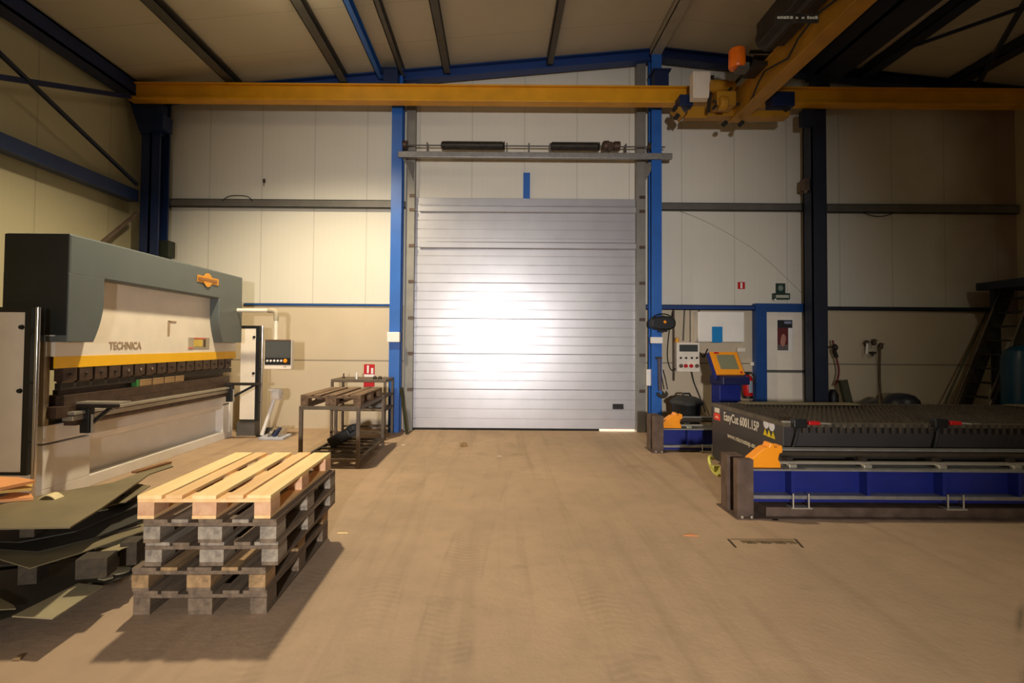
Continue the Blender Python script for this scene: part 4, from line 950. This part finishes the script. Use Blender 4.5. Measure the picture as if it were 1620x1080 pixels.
# gantry rails
def rail(Yf, X0, dz, x_end, lbl, clamp_px, bracket_xs, name='gantry_rail', front=True):
    t = thing(name, lbl, 'rail', (X0+.2, Yf+.15, 0), group='gantry rails of the cutting table')
    MB().box(X0, X0+.155, Yf-.04, Yf+.05, .01, .56).build('end_post', M['rust'], t, .004)
    MB().box(X0, X0+.155, Yf+.17, Yf+.32, .01, .555).build('end_post', M['rust'], t, .004)
    MB().box(X0+.07, X0+.155, Yf+.05, Yf+.17, .05, .53).build('post_web', M['navy'], t)
    if front: MB().box(X0-.03, X0+.36, Yf-.09, Yf+.36, 0, .012).build('base_plate', M['rust'], t)
    else: MB().box(X0-.03, X0+.2, Yf-.07, Yf+.33, 0, .012).build('base_plate', M['rust'], t)
    for px in (.03, .12): MB().lathe((X0+px, Yf-.065, .012), [(.014, 0), (.014, .02)], 8).build('anchor_bolt', M['alu'], t)
    xa = X0+.155
    zt, zb = .462+dz, .175+dz
    MB().box(xa, x_end, Yf-.01, Yf+.24, zt-.018, zt).box(xa, x_end, Yf-.01, Yf+.24, zb-.0, zb+.035).build('beam_flanges', M['galv'], t, .003)
    MB().box(xa, x_end, Yf+.105, Yf+.125, zb+.035, zt-.018).build('beam_web', M['mblue'], t)
    x = xa+.40
    while x < x_end-.1:
        MB().box(x-.015, x+.015, Yf+.0, Yf+.105, zb+.035, zt-.018).build('stiffener', M['mblue'], t); x += .735
    MB().box(xa, x_end, Yf+.05, Yf+.2, zb-.045, zb).build('lower_strip', M['mblue'], t)
    if front:
        MB().box(xa+.13, x_end, Yf-.02, Yf+.22, .012, .10).build('base_channel', M['rust'], t, .004)
        MB().box(xa+.15, x_end, Yf-.09, Yf-.02, .0, .014).build('floor_flat', M['rust'], t)
    for x in bracket_xs:
        for s_ in (-.075, .075):
            MB().tube([(x+s_, Yf-.03, max(.01, zb-.08)), (x+s_, Yf-.03, zb+.06)], .008, 8).build('clamp_stud', M['alu'], t)
        MB().box(x-.10, x+.10, Yf-.045, Yf+.05, max(.012, zb-.085), max(.024, zb-.07)).build('clamp_plate', M['alu'], t)
    # round guide rail, flat rail and nuts on top
    MB().tube([(xa+.33, Yf+.2, zt+.108), (x_end, Yf+.2, zt+.108)], .036, 14).build('guide_tube', M['pipe'], t, smooth=True)
    MB().box(xa+.3, x_end, Yf+.16, Yf+.25, zt+.145, zt+.16).build('cover_strip', M['galv'], t)
    MB().box(xa+.25, x_end, Yf+.08, Yf+.12, zt+.03, zt+.055).build('toothed_rack', M['alu'], t)
    x = xa+.43
    while x < x_end-.1:
        MB().box(x-.04, x+.04, Yf+.04, Yf+.10, zt, zt+.035).build('rail_clip', M['alu'], t, .008); 
        MB().box(x-.03, x+.03, Yf+.1, Yf+.2, zt, zt+.09).build('rail_support', M['dark2'], t); x += .735
    # orange end stop
    pts = [(0, .005), (0, .085), (.135, .19), (.18, .2), (.195, .235), (.225, .235), (.235, .195), (.27, .2), (.31, .215), (.315, .15), (.285, .14), (.27, .09), (.295, .04), (.295, .005)]
    es = MB().prism([(X0+.165+u*.97, Yf+.02, zt+v*1.03) for u, v in pts], (0, .13, 0)).build('end_stop', M['orange'], t, .006)
    return t
rail(4.86, 2.315, 0, 8.5, 'blue gantry rail with rusty end posts in front of the cutting table', None, (2.91+.02, 4.42, 5.9, 7.4), front=True)
rail(7.72, 2.40, -.10, 8.3, 'blue gantry rail with rusty end posts behind the cutting table', None, (3.23, 4.7, 6.2), front=False)
# yellow strap
cable('lifting_strap', [atx(1139, 722, 2.62)+Vector((-.12,0,0)), at(1128, 725, 5.75), at(1122, 724, 5.7), at(1124, 735, 5.65), at(1130, 747, 5.55), at(1138, 752, 5.4)], .018, M['strap'], 'yellow green strap looped at the corner of the cutting table', 'strap')
tag(MB().prism([at(1126, 737, 5.5), at(1139, 737, 5.5), at(1140, 750, 5.45), at(1131, 747, 5.5)], (0, .04, 0)).build('strap_fold', M['strap']), 'folded flat end of the yellow green strap behind the rusty post', 'strap')
# ================================================================== RIGHT BACKGROUND
def pipe_valve(px, py, lbl):
    p = at(px, py, YB-.08)
    t = thing('wall_valve', lbl, 'valve', (p.x, p.y, p.z))
    MB().lathe((p.x, p.y, p.z-.06), [(.02, 0), (.035, .02), (.035, .1), (.02, .12)], 12).box(p.x-.015, p.x+.015, p.y, YB-.001, p.z-.015, p.z+.015).build('valve_body', M['dark'], t)
    MB().box(p.x-.07, p.x+.05, p.y-.03, p.y-.015, p.z+.03, p.z+.045).build('valve_lever', M['rust'], t)
    return t
pipe_valve(1371, 543, 'dark wall valve, leftmost of the three right of the black column')
pipe_valve(1383, 541, 'dark wall valve, middle of the three right of the black column')
pipe_valve(1394, 547, 'dark wall valve with hose, rightmost of the three')
tag(MB().tube([at(1372, 543, YB-.1), at(1371, 560, YB-.1)], .022, 10).build('pale_nozzle', M['signwhite'], smooth=True), 'pale nozzle hanging from the leftmost wall valve', 'nozzle')
tag(MB().tube([at(1380, 556, YB-.08), at(1381, 563, YB-.08)], .02, 10).box(at(1381, 558, YB-.08).x-.06, at(1381, 558, YB-.08).x+.05, YB-.1, YB-.06, at(1381, 558, YB-.08).z-.02, at(1381, 558, YB-.08).z+.02).build('pipe_coupling', M['dark2']), 'dark pipe coupling below the middle wall valve', 'coupling')
cable('hose', [at(1392, 549, YB-.1), at(1391.5, 580, YB-.06), at(1392, 610, YB-.06), at(1395, 635, YB-.1), at(1397, 665, YB-.15)], .02, M['brownhose'], 'brown hose hanging from the rightmost wall valve', 'hose')
cable('hose', [at(1317, 538, 9.4), at(1320, 550, 9.38), at(1323, 565, 9.38), at(1327, 585, 9.38), at(1325, 600, 9.38), at(1321, 610, 9.38)], .018, M['redhose'], 'dark red hose hanging beside the black column', 'hose')
p = at(1321, 550, 9.36)
tag(MB().lathe((p.x, p.y, p.z-.05), [(.03, 0), (.05, .04), (.05, .08), (.02, .12)], 12).bar((p.x-.02, p.y, p.z-.04), (p.x+.03, p.y, p.z-.18), .05).box(p.x-.13, p.x, p.y-.01, p.y+.02, p.z+.0, p.z+.03).build('torch_holder', M['dark2']), 'dark torch holder on the right side of the black column', 'holder')
p = at(1318, 632, 9.3); tag(MB().lathe((p.x, p.y, 0), [(.09, 0), (.09, .75), (.05, .83), (.03, .85)], 14).build('gas_bottle', M['black'], smooth=True), 'narrow black bottle at the foot of the red hose', 'bottle')
a = at(1333, 601, 9.2); b_ = at(1343, 640, 9.1); b2_ = Vector((b_.x+.1, b_.y-.05, 0))
tag(MB().bar(a, b2_, .13, .08).build('leaning_channel', mat('olive_dark_channel', (58, 56, 40), .6)), 'short dark steel channel leaning right of the black column', 'channel')
p = at(1426, 632, 8.9)
tag(MB().lathe((p.x, p.y, p.z-.5), [(.3, 0), (.3, .35), (.26, .5), (.19, .58), (.1, .61), (.0, .62)], 24).box(p.x-.22, p.x+.22, p.y-.2, p.y+.2, 0, p.z-.5).build('welding_hood', mat('bluish_black_dome', (32, 34, 44), .4), smooth=True), 'blue black dome showing just above the cutting table', 'dome')
p = at(1384, 635, 9.25)
tag(MB().prism([(p.x-.22, p.y, p.z-.08), (p.x+.05, p.y, p.z+.07), (p.x+.1, p.y, p.z-.08)], (0, .2, 0)).box(p.x-.2, p.x+.1, p.y, p.y+.2, 0, p.z-.08).build('grey_hopper', M['girt']), 'low grey pointed shape below the brown hose', 'hopper')
# stairs
st = thing('steel_staircase', 'dark steel staircase climbing to a platform at far right', 'staircase', (8.5, 8.9, 0))
ya, yb = 9.2, 8.62
pa, pb2 = at(1597, 452, ya), at(1527, 640, ya)
dirv = (pa-pb2); k0 = -pb2.z/dirv.z; foot = pb2+dirv*k0
for y in (ya, yb):
    o = Vector((0, y-ya, 0)); MB().bar(foot+o, pa+o, .05, .2).build('stringer', M['dark2'], st)
    MB().tube([foot+o+Vector((-.12, 0, .22)), pa+o+Vector((-.1, 0, .1))], .015, 8).build('handrail', M['rack'], st)
for i in range(1, 11):
    c = foot+(pa-foot)*(i/11.)
    MB().box(c.x-.1, c.x+.1, yb, ya, c.z-.015, c.z+.015).build('tread', M['dark2'], st)
px0 = at(1556, 446, ya).x
MB().box(px0, XR-.05, 8.3, 9.35, pa.z-.08, pa.z+.06).build('platform', M['darksteel'], st)
for x in (at(1570, 470, 9.3).x, XR-.15): MB().box(x-.05, x+.05, 9.2, 9.3, 0, pa.z-.08).build('platform_leg', M['darksteel'], st)
a, b_ = at(1563, 492, YB-.03), at(1497, 634, 9.2)
for (q0, q1, l, r_) in (((1562, 492), (1497, 632), 'thin olive pole leaning on the wall, farther from the stairs', .018), ((1570, 496), (1513, 632), 'brown pole leaning on the wall right beside the stairs', .026)):
    a = at(q0[0], q0[1], YB-.04); b_ = at(q1[0], q1[1], 9.3); d = b_-a; k = -a.z/d.z*.995
    tag(MB().tube([a, a+d*k], r_, 8).build('leaning_pole', M['rust'] if r_ > .02 else mat('olive_pole', (76, 70, 44), .6)), l, 'pole')
tc_ = at(1615, 600, 8.25)
tag(MB().lathe((tc_.x+.1, 8.25, 0), [(.3, 0), (.32, .03), (.32, 1.45), (.28, 1.6), (.16, 1.68), (.0, 1.7)], 28).build('gas_tank', M['teal'], smooth=True), 'tall teal blue tank at the right edge in front of the stairs', 'tank')

# ================================================================== FLOOR BITS
p = atz(733.5, 706, 0); tag(MB().obox((p.x, p.y, .03), (.1, .09, .06), Matrix.Rotation(.3, 3, 'Z')).build('wood_block', M['wood_b'], bev=.004), 'small brown wooden block on the floor before the big door', 'block')
p = atz(1092, 848, 0); tag(MB().prism([(p.x-.06, p.y, .001), (p.x+.07, p.y-.01, .001), (p.x+.02, p.y+.04, .001)], (0, 0, .008)).build('orange_scrap', mat('orange_scrap_paint', (214, 140, 90), .6)), 'small orange scrap on the floor left of the floor mark', 'scrap')
p = atz(541, 844, 0); tag(MB().prism([(p.x-.04, p.y, .001), (p.x+.05, p.y+.005, .001), (p.x+.04, p.y+.018, .001), (p.x-.04, p.y+.014, .001)], (0, 0, .006)).build('pale_splinter', M['wood_n']), 'pale wood splinter on the floor right of the pallets', 'splinter')
p = atz(28, 1043, 0); tag(MB().prism([(p.x-.02, p.y-.01, .001), (p.x+.02, p.y-.008, .001), (p.x+.012, p.y+.014, .001), (p.x-.01, p.y+.01, .001)], (0, 0, .01)).build('wood_chip', M['wood_b']), 'tiny wood chip on the floor at lower left', 'chip')
for px, py, l in ((638, 704, 'tiny pale chip on the floor beyond the work table shadow'), (790, 722, 'tiny pale chip on the floor in the middle of the hall')):
    p = atz(px, py, 0); tag(MB().prism([(p.x-.03, p.y, .001), (p.x+.03, p.y+.01, .001), (p.x+.0, p.y+.03, .001)], (0, 0, .006)).build('pale_chip', M['cream']), l, 'chip')
# floor mark: inlaid recessed bracket outline with a worn grid
c0, c1 = atz(1152, 853, 0), atz(1258, 853, 0); c2, c3 = atz(1164, 866, 0), atz(1270, 866, 0)
fm = thing('floor_grate', 'narrow dark floor grate on the concrete before the blue rail', 'grate', ((c0.x+c1.x)/2, (c0.y+c2.y)/2, 0))
dk = mat('dark_grate_steel', (70, 58, 38), .7)
MB().bar(Vector((c0.x, c0.y, .002)), Vector((c2.x, c2.y, .002)), .018, .005).build('grate_edge', dk, fm)
MB().bar(Vector((c1.x, c1.y, .002)), Vector((c3.x, c3.y, .002)), .018, .005).build('grate_edge', dk, fm)
MB().box(c0.x+.02, c1.x-.02, c0.y-.004, c0.y+.004, 0, .004).build('grate_edge', mat('faint_grate_edge', (118, 98, 70), .7), fm)
b = MB()
for i in range(22):
    x = c0.x+.09+i*.0205; y = c0.y-.03; b.bar(Vector((x, y, .002)), Vector((x+.012+.012*math.sin(i), y-.055+.012*math.cos(i*2.1), .002)), .012, .004)
b.build('grate_bars', mat('worn_grate_bars', (98, 82, 56), .7), fm)

# ================================================================== SHEET METAL PILE
def sheet(name, corners, z, m, lbl, th=.006, holes=False, cat='sheet', z2=None, tilt=0.):
    pts = [atz(px, py, z) for px, py in corners]
    return tag(MB().prism([p-Vector((0, 0, th)) for p in pts], (0, 0, th)).build(name, m), lbl, cat)
def sblock(px, py, ztop, w, d, h, m, lbl, rz=.2):
    p = atz(px, py, ztop-.0); tag(MB().obox((p.x, p.y+d/2, ztop-h/2), (w, d, h), Matrix.Rotation(rz, 3, 'Z')).build('support_block', m, bev=.004), lbl, 'block')
bw = M['wood_b']
# bearers on the floor
for i, (px, py) in enumerate(((30, 980), (128, 952), (190, 905))):
    p = atz(px, py+18, 0)
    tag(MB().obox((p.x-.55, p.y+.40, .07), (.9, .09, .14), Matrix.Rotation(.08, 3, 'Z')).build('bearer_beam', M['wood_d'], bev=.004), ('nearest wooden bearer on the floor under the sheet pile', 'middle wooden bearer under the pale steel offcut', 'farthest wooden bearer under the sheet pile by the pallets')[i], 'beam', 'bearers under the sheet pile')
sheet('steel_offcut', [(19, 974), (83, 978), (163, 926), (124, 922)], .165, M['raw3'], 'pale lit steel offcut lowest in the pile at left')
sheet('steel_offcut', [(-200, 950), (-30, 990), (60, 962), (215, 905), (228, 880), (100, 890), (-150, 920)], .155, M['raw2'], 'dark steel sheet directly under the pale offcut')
sheet('steel_offcut', [(-200, 975), (25, 962), (22, 957), (-10, 940), (-200, 940)], .18, M['raw'], 'narrow steel strip at the far left beside the pale offcut')
sblock(141, 884, .338, .17, .12, .12, M['wood_d'], 'wooden block carrying the middle sheets of the pile')
sblock(40, 885, .338, .10, .12, .15, M['wood_d'], 'dark wooden block at left under the middle sheets of the pile')
sblock(200, 858, .338, .10, .12, .15, M['wood_d'], 'dark wooden block near the pallets under the middle sheets')
sheet('steel_offcut', [(150, 868), (176, 876), (232, 850), (232, 832), (205, 838)], .315, M['raw3'], 'small pale offcut with cut-outs beside the pallet stack')
sheet('steel_offcut', [(3, 885), (47, 898), (130, 873), (230, 838), (232, 816), (150, 838), (60, 845), (-60, 852)], .345, M['raw'], 'long slotted steel sheet in the middle of the pile')
for i, (a_, b__) in enumerate((((150, 849), (215, 830)), ((158, 851), (222, 832)))):
    p, q = atz(a_[0], a_[1], .347), atz(b__[0], b__[1], .347)
    tag(MB().bar(p, q, .02, .006).build('thin_strip', M['dark2']), ('thin dark strip lying on the slotted sheet, farther one', 'thin dark strip lying on the slotted sheet, nearer one')[i], 'strip')
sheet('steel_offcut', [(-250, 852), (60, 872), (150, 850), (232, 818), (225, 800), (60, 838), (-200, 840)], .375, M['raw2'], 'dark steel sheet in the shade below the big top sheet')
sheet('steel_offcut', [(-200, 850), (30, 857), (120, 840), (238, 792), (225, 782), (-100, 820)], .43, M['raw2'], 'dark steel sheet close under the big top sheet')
sblock(40, 822, .548, .08, .10, .11, M['wood_d'], 'wooden block under the near edge of the big top sheet')
sblock(185, 775, .548, .08, .10, .11, M['wood_d'], 'wooden block under the right edge of the big top sheet')
sblock(-60, 822, .548, .08, .10, .11, M['wood_d'], 'wooden block under the left edge of the big top sheet')
sheet('steel_offcut', [(120, 812), (200, 793), (238, 768), (215, 764), (170, 775)], .50, M['raw'], 'pale narrow offcut peeping out under the big top sheet')
pts = [(-230, 845), (0, 835), (111, 833), (160, 803), (237, 749), (274, 737), (267, 731), (178, 763), (89, 778), (0, 797), (-160, 815)]
sheet('big_steel_sheet', pts, .56, M['raw'], 'big olive grey steel sheet on top of the pile at left', .01)
for px, py, w, z, l in ((188, 903, .07, .156, 'small pale round cut-out on the dark lowest sheet beside the pallets'), (168, 914, .045, .156, 'tiny pale cut-out just left of the round one on the lowest sheet'), (160, 806, .05, .432, 'small pale scrap in the gap below the big top sheet')):
    p = atz(px, py, z); tag(MB().prism([(p.x+w*math.cos(t), p.y+w*.8*math.sin(t), z) for t in [2*PI*k/(14 if w > .06 else 5) for k in range(14 if w > .06 else 5)]], (0, 0, .006)).build('cut_out_scrap', M['raw3']), l, 'scrap')
# rusty strip and cream scrap on the top sheet
a, b_ = atz(212, 747, .568), atz(268, 731, .568)
tag(MB().bar(a, b_, .05, .015).build('rusty_strip', mat('orange_rust', (128, 84, 40), .8)), 'rusty brown strip at the far tip of the big top sheet', 'strip')
p = atz(74, 790, .56)
n = 8; arc = [(p.x-.06+.12*k/n, p.y, .562+.03*math.sin(PI*k/n)) for k in range(n+1)]
tag(MB().prism(arc+[(x, y, z-.006) for x, y, z in arc[::-1]], (0, .07, 0)).build('bent_offcut', mat('cream_scrap', (228, 206, 150), .6)), 'small cream curved scrap lying on the big top sheet', 'scrap')
# boards on the far left
zb_ = .56
for i, (dz, m_, pts, l) in enumerate(((.0, M['ply'], [(-150, 800), (53, 786), (48, 779), (-120, 772)], 'lowest board of the small board stack at the left edge'),
                                      (.045, M['plyedge'], [(-150, 790), (50, 771), (52, 764), (-100, 762)], 'yellow edged board in the middle of the small stack at the left edge'),
                                      (.09, M['ply'], [(-150, 783), (0, 771), (56, 759), (30, 754), (-100, 750)], 'orange board on top of the small stack at the left edge'))):
    z = zb_+dz+.022
    P3 = [atz(px, py, z) for px, py in pts]
    tag(MB().prism([q_-Vector((0, 0, .021)) for q_ in P3], (0, 0, .02)).build('plywood_board', m_), l, 'board', 'boards at the left edge')
    if i < 2:
        c = sum((Vector(q_) for q_ in P3), Vector())/len(P3)
        tag(MB().box(c.x-.2, c.x+.2, c.y-.03, c.y+.03, z-.001, z+.024).build('spacer_lath', M['wood_o']), ('lath between the lowest and middle board at the left edge', 'lath between the middle and top board at the left edge')[i], 'lath')

# ================================================================== LIGHTS
def area(name, loc, rot, size, power, col, size_y=None):
    l = bpy.data.lights.new(name, 'AREA'); l.energy = power; l.color = col; l.size = size
    if size_y: l.shape = 'RECTANGLE'; l.size_y = size_y
    o = bpy.data.objects.new(name, l); C.objects.link(o); o.location = loc; o.rotation_euler = rot; return o
def spot(name, loc, target, power, col, ang, blend, rad):
    l = bpy.data.lights.new(name, 'SPOT'); l.energy = power; l.color = col; l.spot_size = ang; l.spot_blend = blend; l.shadow_soft_size = rad
    o = bpy.data.objects.new(name, l); C.objects.link(o); o.location = loc
    o.rotation_euler = (Vector(target)-Vector(loc)).to_track_quat('-Z', 'Y').to_euler(); return o
LX, LY, LZ = -2.85, 6.3, 6.0
WARM = (1., .85, .58)
spot('hall_lamp_light', (LX, LY, LZ), (LX, LY, 0), 1350, WARM, math.radians(146), .7, .14)
l = bpy.data.lights.new('lamp_glow', 'POINT'); l.energy = 22; l.color = WARM; l.shadow_soft_size = .15
o = bpy.data.objects.new('lamp_glow', l); C.objects.link(o); o.location = (LX, 6.5, 6.40)
# work light behind the photographer
spot('work_light', (0.0, -6., 2.12), (0.2, 9.6, 1.5), 4100, (1., .96, .94), math.radians(57), 1., .2)
spot('right_hall_lamp', (7.5, 3.5, 6.0), (7.5, 3.8, 0), 110, (.98, .95, .75), math.radians(150), .7, .16)
# a far hall lamp behind the camera
spot('rear_hall_lamp', (-4.5, -1.5, 6.0), (-4.5, -1.5, 0), 90, (1., .9, .66), math.radians(165), .6, .2)
w = bpy.data.worlds.new('world'); sc.world = w; w.use_nodes = True
bg = w.node_tree.nodes['Background']; bg.inputs[0].default_value = (.82, .84, .66, 1); bg.inputs[1].default_value = .105

vs = sc.view_settings; vs.view_transform = 'Standard'; vs.look = 'None'; vs.exposure = 0; vs.gamma = 1; vs.use_curve_mapping = False
